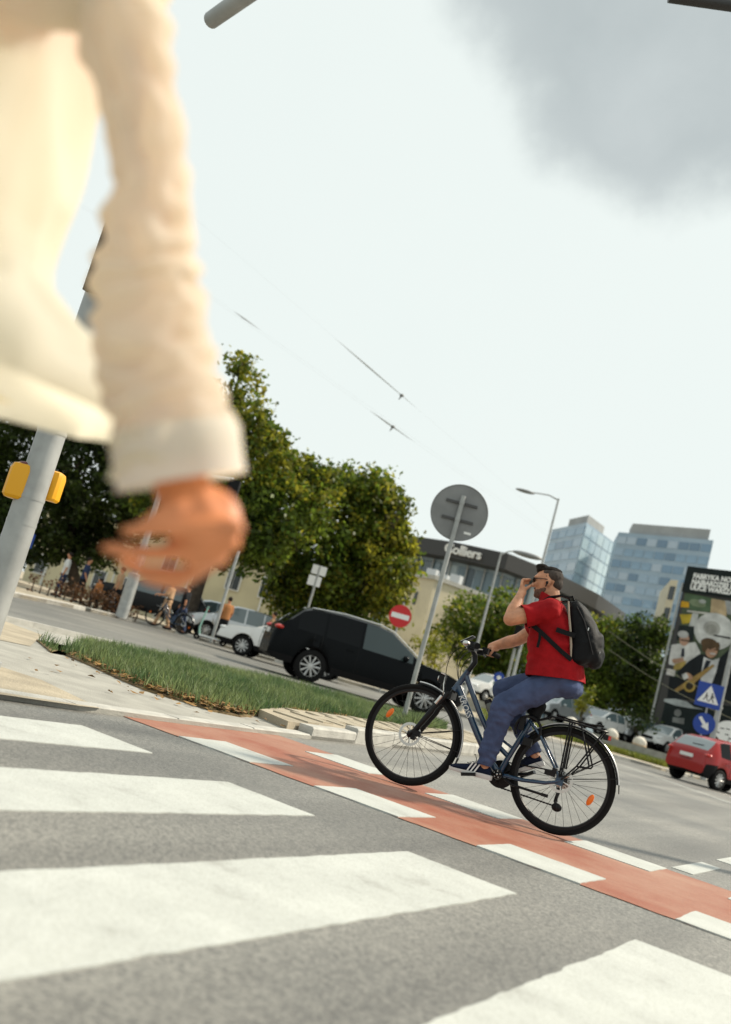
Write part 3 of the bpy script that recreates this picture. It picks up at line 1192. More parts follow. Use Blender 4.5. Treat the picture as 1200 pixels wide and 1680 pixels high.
# head: skull, face, jaw, nose, ears
HP = Vector((.37, 0, 1.53))
HM = Matrix.Translation(HP + Vector((.018, 0, -.004))) @ Matrix.Rotation(math.radians(11), 4, 'Y') @ Matrix.Scale(.93, 4) @ Matrix.Translation(-HP)
head0 = len(b.v)
b.ell((.372, 0, 1.632), (.098, .076, .086))
b.ell((.405, 0, 1.600), (.070, .066, .098))
b.ell((.415, 0, 1.535), (.058, .052, .055))
b.ell((.442, 0, 1.510), (.030, .030, .028))
b.ell((.452, 0, 1.640), (.030, .050, .022))
b.cap((.468, 0, 1.617), (.492, 0, 1.580), .009, .0135)
b.ell((.484, .012, 1.574), (.011, .010, .009)).ell((.484, -.012, 1.574), (.011, .010, .009))
b.ell((.466, 0, 1.545), (.014, .024, .007)).ell((.463, 0, 1.533), (.014, .022, .008))
b.ell((.462, .033, 1.585), (.018, .022, .018)).ell((.462, -.033, 1.585), (.018, .022, .018))
for s in (-1, 1):
    b.ell((.362, s * .078, 1.590), (.018, .010, .032))
    b.ell((.355, s * .084, 1.600), (.016, .007, .022))
for i in range(head0, len(b.v)):
    b.v[i] = tuple(HM @ Vector(b.v[i]))
hand0 = len(b.v)
# near hand, raised, fingertips at the glasses
PM = WRN + Vector((-.008, -.030, .045))
b.chain([WRN, PM], [.029, .030])
b.ell(PM + Vector((.002, -.008, .012)), (.026, .036, .040))
kn = [Vector((.536, .150, 1.535)), Vector((.540, .128, 1.540)), Vector((.540, .106, 1.538)), Vector((.536, .086, 1.530))]
mid = [Vector((.545, .120, 1.580)), Vector((.548, .098, 1.585)), Vector((.546, .078, 1.580)), Vector((.538, .064, 1.567))]
tip = [Vector((.510, .066, 1.600)), Vector((.508, .050, 1.603)), Vector((.515, .046, 1.592)), Vector((.515, .046, 1.570))]
for i in range(4):
    r0 = .0105 if i < 3 else .0088
    b.chain([PM + (kn[i] - PM) * .3, kn[i], mid[i], tip[i]], [r0, r0, r0 * .95, r0 * .8], 0, 8)
b.chain([PM + Vector((-.010, .0, -.005)), Vector((.510, .120, 1.520)), Vector((.497, .085, 1.548)), Vector((.492, .055, 1.565))], [.014, .0125, .011, .009], 0, 8)
for i in range(hand0, len(b.v)):
    q_ = Vector(b.v[i])
    k_ = min(1, max(0, (q_.z - 1.45) / .06))
    b.v[i] = tuple(q_ + Vector((.012, 0, -.022)) * k_)
# far hand closed round the grip
gpos = Vector((.722, -.262, 1.043))
PF_ = WRF.lerp(gpos, .55) + Vector((0, 0, .012))
b.chain([WRF, PF_], [.028, .030])
b.ell(PF_ + Vector((-.005, 0, .002)), (.036, .040, .024))
for i in range(4):
    y = -.232 - i * .021
    gx = .727 - (i - 1) * .008
    r0 = .0098 if i < 3 else .0085
    b.chain([Vector((gx - .015, y, 1.072)), Vector((gx + .012, y, 1.072)), Vector((gx + .030, y, 1.050)), Vector((gx + .024, y, 1.026)), Vector((gx + .004, y, 1.018))], [r0] * 4 + [r0 * .85], 0, 8)
b.chain([Vector((.715, -.225, 1.06)), Vector((.722, -.212, 1.032)), Vector((.735, -.215, 1.018))], [.012, .011, .009], 0, 8)
# bare ankles into the shoes
b.chain([ANN, (.487, .105, .275)], [.036, .036])
b.chain([ANF, (.215, -.10, .43)], [.036, .036])
body = b.remesh('body', M_SKIN, rider, 0.0065, 3)

# shirt
t = MB()
t.loft([ring(.180, .925, .212, .232, .10), ring(.190, .965, .206, .226, .10), ring(.208, 1.02, .196, .212, .08), ring(.234, 1.10, .186, .198, .04), ring(.265, 1.20, .174, .200), ring(.297, 1.30, .160, .205), ring(.322, 1.38, .128, .19), ring(.342, 1.435, .095, .145), ring(.352, 1.465, .078, .095)])
E2 = SHN.lerp(ELN, .62)
t.chain([Vector((.325, .10, 1.40)), SHN, SHN.lerp(ELN, .40), E2], [.080, .075, .075, .074])
E3 = SHF.lerp(ELF, .62)
t.chain([Vector((.335, -.10, 1.40)), SHF, SHF.lerp(ELF, .4), E3], [.080, .075, .073, .072])
t.loft([ring(.352, 1.455, .082, .080, .30), ring(.362, 1.485, .078, .076, .30), ring(.370, 1.505, .076, .074, .30)])
shirt = t.remesh('shirt', M_SHIRT, rider, 0.010, 5, disp=wrinkle(6, .010, (1, 1, 1.8), 2.0))
# open the neck, sleeves and hem so they end in an edge
import bmesh


def cut_open(o, planes):
    bm = bmesh.new()
    bm.from_mesh(o.data)
    for co, no in planes:
        g = bm.verts[:] + bm.edges[:] + bm.faces[:]
        bmesh.ops.bisect_plane(bm, geom=g, plane_co=co, plane_no=no, clear_outer=True)
    bm.to_mesh(o.data)
    bm.free()


def cut_local(o, co, no, centre, rad):
    """cut away what lies beyond a plane, only within rad of centre"""
    bm = bmesh.new()
    bm.from_mesh(o.data)
    g = [f for f in bm.faces if (f.calc_center_median() - Vector(centre)).length < rad]
    vs = set(v for f in g for v in f.verts)
    es = set(e for f in g for e in f.edges)
    bmesh.ops.bisect_plane(bm, geom=list(vs) + list(es) + g, plane_co=co, plane_no=no, clear_outer=False)
    no = Vector(no).normalized()
    kill = [f for f in bm.faces if (f.calc_center_median() - Vector(centre)).length < rad and (f.calc_center_median() - Vector(co)).dot(no) > 1e-4]
    bmesh.ops.delete(bm, geom=kill, context='FACES')
    bm.to_mesh(o.data)
    bm.free()


cut_local(shirt, SHN.lerp(ELN, .66), ELN - SHN, E2, .14)
cut_local(shirt, SHF.lerp(ELF, .66), ELF - SHF, E3, .14)
cut_local(shirt, Vector((.372, 0, 1.505)), Vector((-.3, 0, 1)), Vector((.37, 0, 1.52)), .13)
cut_open(shirt, [((.39, 0, .938), (-.15, 0, -1))])
sm_ = shirt.modifiers.new('thickness', 'SOLIDIFY')
sm_.thickness = .004
for nm, a0, a1, c in (('sleeve_seam', SHN, ELN, E2),):
    pass
# shoulder seam, lighter stitching
ss = MB().tube([(.262, .125, 1.475), (.272, .16, 1.465), (.30, .20, 1.462)], .0035, 5)
ss.build('shoulder_seam', mat('red_stitching', (0.65, .06, .04), .7), rider)

# trousers
q = MB()
q.loft([ring(.14, .905, .115, .165), ring(.160, .96, .155, .175, .15), ring(.18, 1.02, .150, .165, .15)])
q.chain([HPN + Vector((.02, 0, -.01)), HPN.lerp(KNN, .5), KNN + Vector((.0, 0, 0))], [.104, .096, .080])
q.chain([KNN, KNN.lerp(ANN, .45), Vector((.497, .107, .335)), Vector((.499, .105, .300))], [.080, .070, .058, .056])
q.chain([HPF + Vector((.02, 0, -.01)), HPF.lerp(KNF, .5), KNF], [.104, .096, .078])
q.chain([KNF, KNF.lerp(ANF, .5), ANF], [.078, .066, .054])
q.ell((.108, .07, .945), (.095, .10, .082)).ell((.108, -.07, .945), (.095, .10, .082))


def pmask(v):
    return 0.55 + 1.3 * math.exp(-((v[0] - .45) ** 2 + (v[2] - .68) ** 2) / .012) + .8 * math.exp(-((v[2] - .36) ** 2) / .006)


pants = q.remesh('trousers', M_PANTS, rider, 0.009, 5, disp=wrinkle(10, .010, (1, .6, 1.3), 5.0, pmask))
cut_local(pants, Vector((.499, .105, .298)), Vector((.0, 0, -1)), Vector((.499, .105, .27)), .10)
cut_local(pants, ANF + Vector((0, 0, -.01)), ANF - KNF, ANF, .09)
sp_ = pants.modifiers.new('thickness', 'SOLIDIFY')
sp_.thickness = .004


def shoe(parent, heel, toe, side, name='shoe'):
    h, t = Vector(heel), Vector(toe)
    x = (t - h).normalized()
    yv = Vector((0, 1, 0))
    zv = x.cross(yv).normalized()
    zv = zv if zv.z > 0 else -zv
    L = (t - h).length

    def Q(a, l, z):
        return h + x * (a * L) + yv * l + zv * z
    up = MB()
    st = [(0.03, .030, .020, .072), (.14, .036, .012, .098), (.30, .038, .012, .100), (.45, .042, .012, .085), (.62, .047, .012, .066), (.78, .047, .012, .055), (.90, .040, .014, .046), (.985, .022, .018, .034)]
    rings_ = []
    for a, w, z0, z1 in st:
        rr = []
        for k in range(14):
            an = 2 * math.pi * k / 14
            rr.append(Q(a, w * math.cos(an) * (1 if math.sin(an) < .3 else .82), (z0 + z1) / 2 + (z1 - z0) / 2 * math.sin(an)))
        rings_.append(rr)
    up.loft(rings_)
    o = up.build(name, M_NAVY, parent)
    so = MB()
    rs = []
    for a, w, zz in ((-.02, .026, .026), (.04, .036, .030), (.2, .041, .030), (.45, .045, .026), (.7, .050, .022), (.88, .044, .020), (1.0, .022, .022), (1.02, .010, .024)):
        rs.append([Q(a, w * c_, z_) for c_, z_ in ((-1, zz), (1, zz), (1.02, zz * .4), (.9, -.002), (-.9, -.002), (-1.02, zz * .4))])
    so.loft(rs)
    so.build('sole', M_SOLE, o, smooth=50)
    sb_ = MB()
    for i in range(3):
        a = .36 + i * .085
        pts = [Q(a, side * .0425, .026), Q(a + .035, side * .0425, .026), Q(a - .055, side * .036, .082), Q(a - .09, side * .036, .082)]
        pts2 = [p_ + Vector((0, side * .0045, 0)) for p_ in pts]
        sb_.add(pts + pts2, [(4, 5, 6, 7), (0, 3, 2, 1), (0, 1, 5, 4), (1, 2, 6, 5), (2, 3, 7, 6), (3, 0, 4, 7)])
    sb_.build('stripe_mark', M_WHITEP, o, smooth=0)
    lc = MB()
    for i in range(4):
        a = .42 + i * .06
        lc.tube([Q(a, -.022, .094 - i * .007), Q(a, .022, .094 - i * .007)], .003, 5)
    lc.tube([Q(.40, 0, .095), Q(.47, .0, .135), Q(.50, .0, .13)], .003, 5)
    lc.build('laces', M_BLACK, o)
    return o


shoe(rider, (.435, .105, .215), (.715, .110, .205), 1)
shoe(rider, (.150, -.100, .400), (.360, -.105, .270), -1)

# hair, beard, glasses, earbud
hr = MB()
hr.ell((.372, 0, 1.690), (.080, .058, .034)).ell((.335, 0, 1.682), (.060, .055, .030)).ell((.432, 0, 1.698), (.034, .050, .026), M=Matrix.Rotation(.35, 3, 'Y'))
hr.ell((.448, 0, 1.722), (.022, .042, .020)).ell((.420, 0, 1.722), (.040, .046, .020), M=Matrix.Rotation(-.15, 3, 'Y'))
hair = hr.remesh('hair', M_HAIR, rider, 0.006, 2, disp=wrinkle(70, .003, (.5, 1.6, .8), 3))
hs_ = MB().ell((.340, 0, 1.645), (.078, .0785, .064)).ell((.310, 0, 1.595), (.046, .060, .052)).ell((.375, 0, 1.668), (.055, .074, .036)).ell((.378, 0, 1.640), (.012, .079, .030))
sides = hs_.remesh('cropped_sides', M_GREYHAIR, rider, 0.006, 2)
bd_ = MB()
bd_.ell((.453, 0, 1.508), (.027, .028, .022)).ell((.470, 0, 1.557), (.010, .028, .007))
bd_.ell((.416, 0, 1.527), (.0605, .0545, .052)).ell((.398, 0, 1.545), (.055, .0615, .045))
beard_ = bd_.remesh('beard', M_GREYHAIR if False else mat('dark_beard', (.13, .068, .045), .85, var=.3, vscale=120), rider, .005, 2)
cut_open(beard_, [((.40, 0, 1.562), (-.25, 0, 1)), ((.372, 0, 1.5), (-1, 0, -.3))])
gl = MB()
for s in (-1, 1):
    gl.ell((.478, s * .034, 1.617), (.007, .030, .022))
    gl.tube([(.474, s * .062, 1.624), (.430, s * .076, 1.622), (.362, s * .080, 1.616), (.350, s * .079, 1.600)], .0032, 6)
gl.tube([(.484, -.010, 1.622), (.486, 0, 1.624), (.484, .010, 1.622)], .003, 6)
gl.build('sunglasses', M_LENS, rider)
MB().ell((.368, .090, 1.590), (.010, .008, .012)).tube([(.369, .092, 1.585), (.377, .090, 1.560)], .0045, 6).build('earbud', M_BLACK, rider)
for o in rider.children:
    if o.name.split('.')[0] in ('hair', 'cropped_sides', 'beard', 'sunglasses', 'earbud'):
        o.data.transform(HM)

# ------------------------------------------------------------------ backpack worn by the rider
pk = empty('backpack', (BA[0], BA[1], 0.0095), BROT, 'black nylon backpack worn by the man in the red shirt', 'backpack')


def pring(c, hd, hw, up, n=16, p=2.6):
    u = Vector(up).normalized()
    x = Vector((0, 1, 0)).cross(u)
    out = []
    for k in range(n):
        a = 2 * math.pi * k / n
        ca, sa = math.cos(a), math.sin(a)
        out.append(Vector(c) + x * hd * math.copysign(abs(ca) ** (2 / p), ca) + Vector((0, 1, 0)) * hw * math.copysign(abs(sa) ** (2 / p), sa))
    return out


UPB = (.20, 0, .50)
s = MB()
s.loft([pring((.055, 0, 1.10), .050, .115, UPB), pring((.052, 0, 1.125), .092, .145, UPB), pring((.055, 0, 1.19), .108, .150, UPB), pring((.072, 0, 1.27), .104, .148, UPB), pring((.115, 0, 1.37), .084, .140, UPB), pring((.165, 0, 1.455), .058, .12, UPB), pring((.20, 0, 1.50), .030, .085, UPB)])
s.ell((-.022, 0, 1.175), (.055, .105, .075)).ell((.005, 0, 1.26), (.06, .10, .085))
pbag = s.remesh('bag', M_PACK, pk, .011, 5, disp=wrinkle(9, .008, (1, 1, 1), 8))
pp_ = MB()
for sgn in (-1, 1):
    pp_.tube([(.218, sgn * .128, 1.485), (.190, sgn * .150, 1.40), (.155, sgn * .157, 1.30), (.125, sgn * .160, 1.20), (.108, sgn * .155, 1.12)], [.006, .008, .008, .008, .006], 6)
pp_.build('edge_piping', M_PIPING, pk)
z_ = MB()
z_.tube([(.158, .125, 1.465), (.085, .140, 1.38), (.02, .148, 1.26), (-.02, .140, 1.18)], .0045, 6)
z_.build('zip', M_BLACK, pk)
MB().tube([(.232, .0, 1.50), (.240, .02, 1.525), (.215, .03, 1.535), (.200, .03, 1.51)], .008, 7).build('grab_loop', M_PACK, pk)
MB().box((-.052, .075, 1.20), (.006, .012, .028)).build('zip_pull', M_CHROME, pk)
MB().box((.045, .142, 1.335), (.006, .008, .02)).build('zip_pull', M_CHROME, pk)


def strap(pts, w, name, th=.007):
    """flat band following pts; w = half width vector per point"""
    m = MB()
    rs = []
    for i, (p_, n_) in enumerate(pts):
        p_, n_ = Vector(p_), Vector(n_).normalized()
        a = Vector(pts[max(0, i - 1)][0])
        c_ = Vector(pts[min(len(pts) - 1, i + 1)][0])
        tn = (c_ - a).normalized()
        sd2 = tn.cross(n_).normalized() * w
        rs.append([p_ - sd2, p_ + sd2, p_ + sd2 + n_ * th, p_ - sd2 + n_ * th])
    m.loft(rs)
    return m.build(name, M_PACK, pk)


for sgn in (1, -1):
    strap([((.215, sgn * .115, 1.505), (-.2, 0, 1)), ((.275, sgn * .125, 1.505), (0, 0, 1)), ((.345, sgn * .130, 1.475), (.6, 0, .9)), ((.415, sgn * .138, 1.40), (1, 0, .3)), ((.440, sgn * .158, 1.31), (1, .25 * sgn, 0)),
           ((.400, sgn * .203, 1.265), (.6, .9 * sgn, -.1))], .030, 'shoulder_strap', .010)
    strap([((.405, sgn * .205, 1.27), (.4, 1 * sgn, 0)), ((.33, sgn * .213, 1.235), (.1, 1 * sgn, 0)), ((.26, sgn * .212, 1.195), (0, 1 * sgn, 0)), ((.18, sgn * .203, 1.15), (0, 1 * sgn, 0)), ((.10, sgn * .17, 1.11), (-.3, 1 * sgn, 0))], .015, 'lower_strap', .006)
    strap([((.335, sgn * .2145, 1.235), (.1, 1 * sgn, 0)), ((.325, sgn * .216, 1.19), (0, 1 * sgn, 0)), ((.325, sgn * .216, 1.13), (0, 1 * sgn, 0))], .009, 'strap_end', .004)
    strap([((.115, sgn * .165, 1.27), (-.2, 1 * sgn, 0)), ((.165, sgn * .195, 1.27), (-.1, 1 * sgn, 0)), ((.235, sgn * .211, 1.275), (0, 1 * sgn, 0))], .016, 'compression_strap', .006)

# ------------------------------------------------------------------ cars
M_GLASS = mat('car_glass', (0.003, 0.004, 0.005), 0.04, spec=0.12)
M_GLASSL = mat('car_glass_light', (0.10, 0.14, 0.15), 0.06, spec=0.9)
M_SCREEN = mat('painted_reflection_glass', (0.22, 0.26, 0.27), 0.05, spec=1.0)  # pale base colour stands in for the reflected sky
M_TRIM = mat('dark_trim', (0.008, 0.008, 0.009), 0.7, spec=.2)
M_ALLOY = mat('alloy_wheel', (0.50, 0.50, 0.49), 0.35, metal=0.7)
M_HEADL = mat('head_lamp', (0.70, 0.72, 0.72), 0.12, coat=0.8)
M_PLATE = mat('number_plate', (0.72, 0.72, 0.70), 0.4)


def paint(name, col, metal=0.3, rough=0.32):
    return mat(name, col, rough, metal=metal, coat=0.5)


def interp(x, pts):
    if x <= pts[0][0]:
        return pts[0][1]
    for (a, va), (b_, vb) in zip(pts, pts[1:]):
        if x <= b_:
            return va + (vb - va) * (x - a) / (b_ - a)
    return pts[-1][1]


def make_car(name, label, loc, rz, pm, L, W, top, belt, wheels, r, ws, rw, side, cat='car', group=None, sill=0.27, glass=None, rimn=10, tail=None, head=None, plate=True, dark_rear=False, roofcol=None):
    C = empty(name, loc, rz, label, cat, group)
    xs = set()
    x = 0.0
    while x < L:
        xs.add(round(x, 3))
        x += 0.075
    for p_ in top:
        xs.add(round(p_[0], 3))
    for a in list(ws) + list(rw) + [q for s in side for q in s]:
        xs.add(round(a, 3))
    xs.add(L)
    xs = sorted(xs)
    xs = [q for i, q in enumerate(xs) if i == 0 or q - xs[i - 1] > 0.008]
    hw0 = W / 2
    rings = []
    for x in xs:
        e = min(x, L - x)
        tp = 1 - 0.16 * max(0, 1 - e / 0.45) ** 2
        hw = hw0 * tp
        bot = sill + 0.10 * max(0, 1 - e / 0.25)
        for wx in wheels:
            dd = (r + 0.055) ** 2 - (x - wx) ** 2
            if dd > 0:
                bot = max(bot, r + math.sqrt(dd) - 0.02)
        tz = interp(x, top)
        bz = min(interp(x, belt), tz - 0.05)
        gh = tz - bz
        if gh > 0.16:
            ry = hw - 0.06 - 0.22 * min(gh, 0.62) / 0.62 * 1.0
            p5 = (ry + 0.03, tz - 0.055)
            p6 = (ry - 0.08, tz - 0.008)
        else:
            p5 = (hw - 0.05, tz - 0.022)
            p6 = (hw - 0.20, tz - 0.006)
        z2 = max(bot + 0.03, sill + 0.16)
        z3 = max(z2 + 0.02, (sill + bz) / 2 + 0.1)
        bz2 = max(bz, z3 + 0.02)
        half = [(0, bot + 0.02), (hw - 0.10, bot), (hw - 0.015, z2), (hw, z3), (hw - 0.035, bz2), p5, p6, (0, tz + 0.012)]
        ring_ = [(x - L / 2, y, z) for y, z in half] + [(x - L / 2, -y, z) for y, z in half[-2:0:-1]]
        rings.append(ring_)
    n = len(rings[0])
    groups = {}
    for i in range(len(rings) - 1):
        xm = (xs[i] + xs[i + 1]) / 2
        for k in range(n):
            seg = k if k < 7 else n - 1 - k
            sidek = 'l' if k < 7 else 'r'
            cls = 'body'
            if seg == 6 and ws[0] < xm < ws[1]:
                cls = 'windscreen'
            elif seg == 6 and rw[0] < xm < rw[1]:
                cls = 'rear_window'
            elif seg == 4:
                for j, (a, b_) in enumerate(side):
                    if a < xm < b_ and interp(xm, top) - interp(xm, belt) > 0.2:
                        cls = 'window_%s%d' % (sidek, j)
            elif seg in (0, 1):
                cls = 'sill'
            if dark_rear and seg in (0, 1, 2) and xm < 0.5:
                cls = 'sill'
            groups.setdefault(cls, []).append((i, k))
    for cls, qs in groups.items():
        m = MB()
        idx = {}
        fs = []
        off = 0.0
        for i, k in qs:
            f_ = []
            for (ii, kk) in ((i, k), (i, (k + 1) % n), (i + 1, (k + 1) % n), (i + 1, k)):
                if (ii, kk) not in idx:
                    idx[(ii, kk)] = len(m.v)
                    m.v.append(rings[ii][kk])
                f_.append(idx[(ii, kk)])
            m.f.append(tuple(f_))
            m.m.append(0)
        if cls == 'body' or cls == 'sill':
            nm, mm = ('body', pm) if cls == 'body' else ('sill_trim', M_TRIM)
            if cls == 'body':
                for ri, rev in ((0, True), (len(rings) - 1, False)):
                    k0 = len(m.v)
                    m.v += rings[ri]
                    f_ = tuple(range(k0, k0 + n))
                    m.f.append(tuple(reversed(f_)) if rev else f_)
                    m.m.append(0)
            m.build(nm, mm, C, smooth=38)
        else:
            nm = 'window' if cls.startswith('window') else cls
            o = m.build(nm, M_SCREEN if (cls == 'windscreen') else (glass or M_GLASS), C, smooth=38)
    # wheels
    for wi, wx in enumerate(wheels):
        for s in (-1, 1):
            yc = s * (hw0 - 0.125)
            c = (wx - L / 2, yc, r)
            w = 0.115
            t = MB().lathe([(r * .66, -w), (r * .9, -w), (r * .98, -w * .8), (r, -w * .5), (r, w * .5), (r * .98, w * .8), (r * .9, w), (r * .66, w)], 32, 'Y', c, close=True)
            t = t.build('wheel', M_RUBBER, C)
            rm = MB()
            ro = s * w * .82
            rm.lathe([(r * .68, ro - s * .02), (r * .68, ro), (r * .63, ro + s * .006), (r * .60, ro - s * .02)], 32, 'Y', c, close=True)
            for k in range(rimn):
                a = 2 * math.pi * k / rimn + .2 * wi
                d0 = (c[0] + .05 * math.cos(a), c[1] + ro, c[2] + .05 * math.sin(a))
                d1 = (c[0] + r * .64 * math.cos(a), c[1] + ro - s * .008, c[2] + r * .64 * math.sin(a))
                rm.tube([d0, d1], [.022, .030], 5)
            rm.lathe([(0.07, ro - s * .02), (0.06, ro + s * .012), (0.02, ro + s * .016)], 14, 'Y', c)
            rm.build('rim', M_ALLOY, t)
            MB().lathe([(r * .62, ro - s * .05), (r * .1, ro - s * .05)], 20, 'Y', c).build('brake_backing', M_TRIM, t)
    hl = L / 2
    zt = tail or 0.92
    zh = head or 0.74
    for s in (-1, 1):
        MB().ell((-hl + 0.155, s * (hw0 - 0.185), zt), (0.155, 0.142, 0.06), 0, 14, 8, Matrix.Rotation(-s * .5, 3, 'Z')).build('tail_lamp', M_REDLAMP, C)
        MB().ell((hl - 0.21, s * (hw0 - 0.225), zh), (0.20, 0.16, 0.06), 0, 14, 8, Matrix.Rotation(s * .5, 3, 'Z')).build('head_lamp', M_HEADL, C)
        wx = ws[0] - .42 if ws[0] > ws[1] else ws[0]
        mx = min(ws[1], ws[0] + .0) if False else ws[1] - L / 2 - 0.42
        mb = MB().ell((mx, s * (hw0 + 0.06), interp(ws[0], belt) + 0.06), (0.08, 0.11, 0.075), 0, 10, 7).build('door_mirror', pm, C)
    MB().box((hl - .005, 0, zh - .10), (.03, W * .42, .16)).box((hl - .015, 0, .38), (.03, W * .62, .12)).build('grille', M_TRIM, C)
    if plate:
        MB().box((-hl - .004, 0, zt - .13), (.02, .52, .115)).build('number_plate', M_PLATE, C)
        MB().box((hl + .012, 0, .47), (.015, .52, .11)).build('number_plate', M_PLATE, C)
    for j, (a, b_) in enumerate(side[:-1]):
        for s in (-1, 1):
            MB().box((b_ - .2 - L / 2, s * (hw0 + .004), interp(b_, belt) - .13), (.17, .02, .03)).build('door_handle', pm, C)
    # panel gaps between the doors, rear wiper, bumper crease
    for s in (-1, 1):
        for xg in sorted(set([side[0][0] + .45 * (len(side) > 2)] + [b_ for a, b_ in side])):
            zb0, zb1 = sill + .17, interp(xg, belt) - .02
            if any(abs(xg - wx) < r + .08 for wx in wheels):
                zb0 = 2 * r + .10
            if zb1 - zb0 > .12:
                zm = (sill + interp(xg, belt)) / 2 + .1
                pts = [(xg - L / 2, s * (hw0 - .014), zb0), (xg - L / 2, s * (hw0 - .001), max(zm, zb0 + .01)), (xg - L / 2, s * (hw0 - .034), zb1)]
                MB().tube(pts, .007, 5).build('door_gap', M_TRIM, C)
    xw_, zw_ = rw[0] + (rw[1] - rw[0]) * .25, interp(rw[0] + (rw[1] - rw[0]) * .25, top)
    MB().tube([(xw_ - L / 2, .05, zw_ + .02), (xw_ + .02 - L / 2, -.38, zw_ + .035)], .012, 5).build('rear_wiper', M_TRIM, C)
    MB().tube([(.06 - L / 2, -hw0 * .72, zt - .26), (-.012 - L / 2, 0, zt - .26), (.06 - L / 2, hw0 * .72, zt - .26)], .012, 5).build('bumper_gap', M_TRIM, C)
    return C


SUV_TOP = [(0, .72), (.03, 1.02), (.10, 1.12), (.24, 1.26), (.62, 1.66), (.85, 1.75), (1.6, 1.80), (2.5, 1.79), (2.90, 1.72), (3.68, 1.24), (3.78, 1.18), (4.5, 1.10), (4.85, 1.0), (4.96, .82), (5.0, .6)]
SUV_BELT = [(0, 1.02), (.2, 1.17), (3.6, 1.10), (4.9, .9), (5, .7)]
HATCH_TOP = [(0, .62), (.03, .92), (.10, 1.05), (.20, 1.18), (.62, 1.52), (.95, 1.58), (1.7, 1.61), (2.3, 1.58), (2.6, 1.50), (3.25, 1.05), (3.35, 1.0), (3.95, .90), (4.22, .76), (4.30, .55)]
HATCH_BELT = [(0, .92), (.5, 1.02), (3.1, .93), (4.2, .72), (4.3, .55)]
SEDAN_TOP = [(0, .62), (.03, .90), (.10, 1.00), (.50, 1.05), (1.2, 1.36), (1.6, 1.43), (2.3, 1.42), (2.6, 1.36), (3.4, .98), (3.5, .95), (4.2, .85), (4.45, .72), (4.52, .5)]
SEDAN_BELT = [(0, .90), (.5, .95), (3.3, .89), (4.4, .68), (4.5, .5)]
WAG_TOP = HATCH_TOP


def suv(name, label, rear_wheel_xy, th, pm, **kw):
    h = Vector((math.cos(th), math.sin(th)))
    nl = Vector((-h.y, h.x))
    return h, nl


th = math.radians(42)
hv = Vector((math.cos(th), math.sin(th)))
nv = Vector((-hv.y, hv.x))
rwp = AT(508, 1093, 24.0)
# near (right-hand) rear wheel sits at local (-1.42, -0.865)
cc = Vector((rwp[0], rwp[1])) + hv * 1.42 + nv * 0.865
P_BLACK = mat('black_paint', (0.002, 0.003, 0.004), 0.25, spec=0.10)
make_car('four_wheel_drive_car', 'black luxury four-wheel-drive car driving past behind the grass island', (cc.x, cc.y, 0.002), th, P_BLACK, 5.0, 1.98, SUV_TOP, SUV_BELT, (1.08, 4.0), .39,
         (2.90, 3.70), (.24, .62), ((.55, 1.2), (1.27, 2.12), (2.2, 3.5)), rimn=10, tail=1.10, head=.86, sill=.33)
fwd_ = bpy.data.objects['four_wheel_drive_car']
for s in (-1, 1):  # bright tubes added to imitate the sky highlight along the roof edges
    MB().tube([(-1.70, s * .67, 1.735), (-.9, s * .68, 1.812), (.05, s * .68, 1.805), (.42, s * .70, 1.725), (1.16, s * .86, 1.27)], .020, 6).build('roof_highlight', M_CHROME, fwd_)
for o in fwd_.children:
    if o.name.startswith('window') and sum(v.co.x for v in o.data.vertices) / len(o.data.vertices) > -.1:
        o.data.materials[0] = mat('side_glass', (.03, .045, .048), .05, spec=.4)

# red crossover heading away at the right edge
P_RED = mat('red_paint', (0.30, 0.007, 0.006), 0.25, spec=.35, coat=.3)
RED_TOP = [(0, .70), (.03, .98), (.09, 1.10), (.18, 1.20), (.52, 1.52), (.80, 1.60), (1.7, 1.66), (2.3, 1.63), (2.6, 1.56), (3.30, 1.10), (3.4, 1.06), (4.05, .96), (4.30, .82), (4.38, .6)]
th = math.radians(63)
rp = AT(1176, 1277, 33.0)
hv = Vector((math.cos(th), math.sin(th)))
nv = Vector((-hv.y, hv.x))
cc = Vector((rp[0], rp[1])) + hv * 1.45 + nv * 0.78
make_car('crossover_car', 'red crossover car driving away at the right edge of the road', (cc.x, cc.y, 0.002), th, P_RED, 4.38, 1.84, RED_TOP,
         [(0, .98), (.5, 1.08), (3.1, .98), (4.2, .78), (4.38, .6)], (.74, 3.40), .345, (2.6, 3.30), (.16, .56), ((.62, 1.18), (1.24, 1.95), (2.02, 3.0)), tail=1.02, head=.80, sill=.30, dark_rear=True)
for o in bpy.data.objects['crossover_car'].children:
    if o.name.startswith('rear_window'):
        o.data.materials[0] = M_SCREEN  # sky reflection painted into the pale glass colour

P_WHITE = paint('white_paint', (0.70, 0.70, 0.68), 0.0, 0.3)
P_SILV = paint('silver_car_paint', (0.45, 0.47, 0.48), 0.6, 0.3)
P_BLUEG = paint('pale_blue_paint', (0.36, 0.44, 0.50), 0.3, 0.3)
P_DARK = mat('charcoal_paint', (0.008, 0.009, 0.010), 0.3, spec=.25)


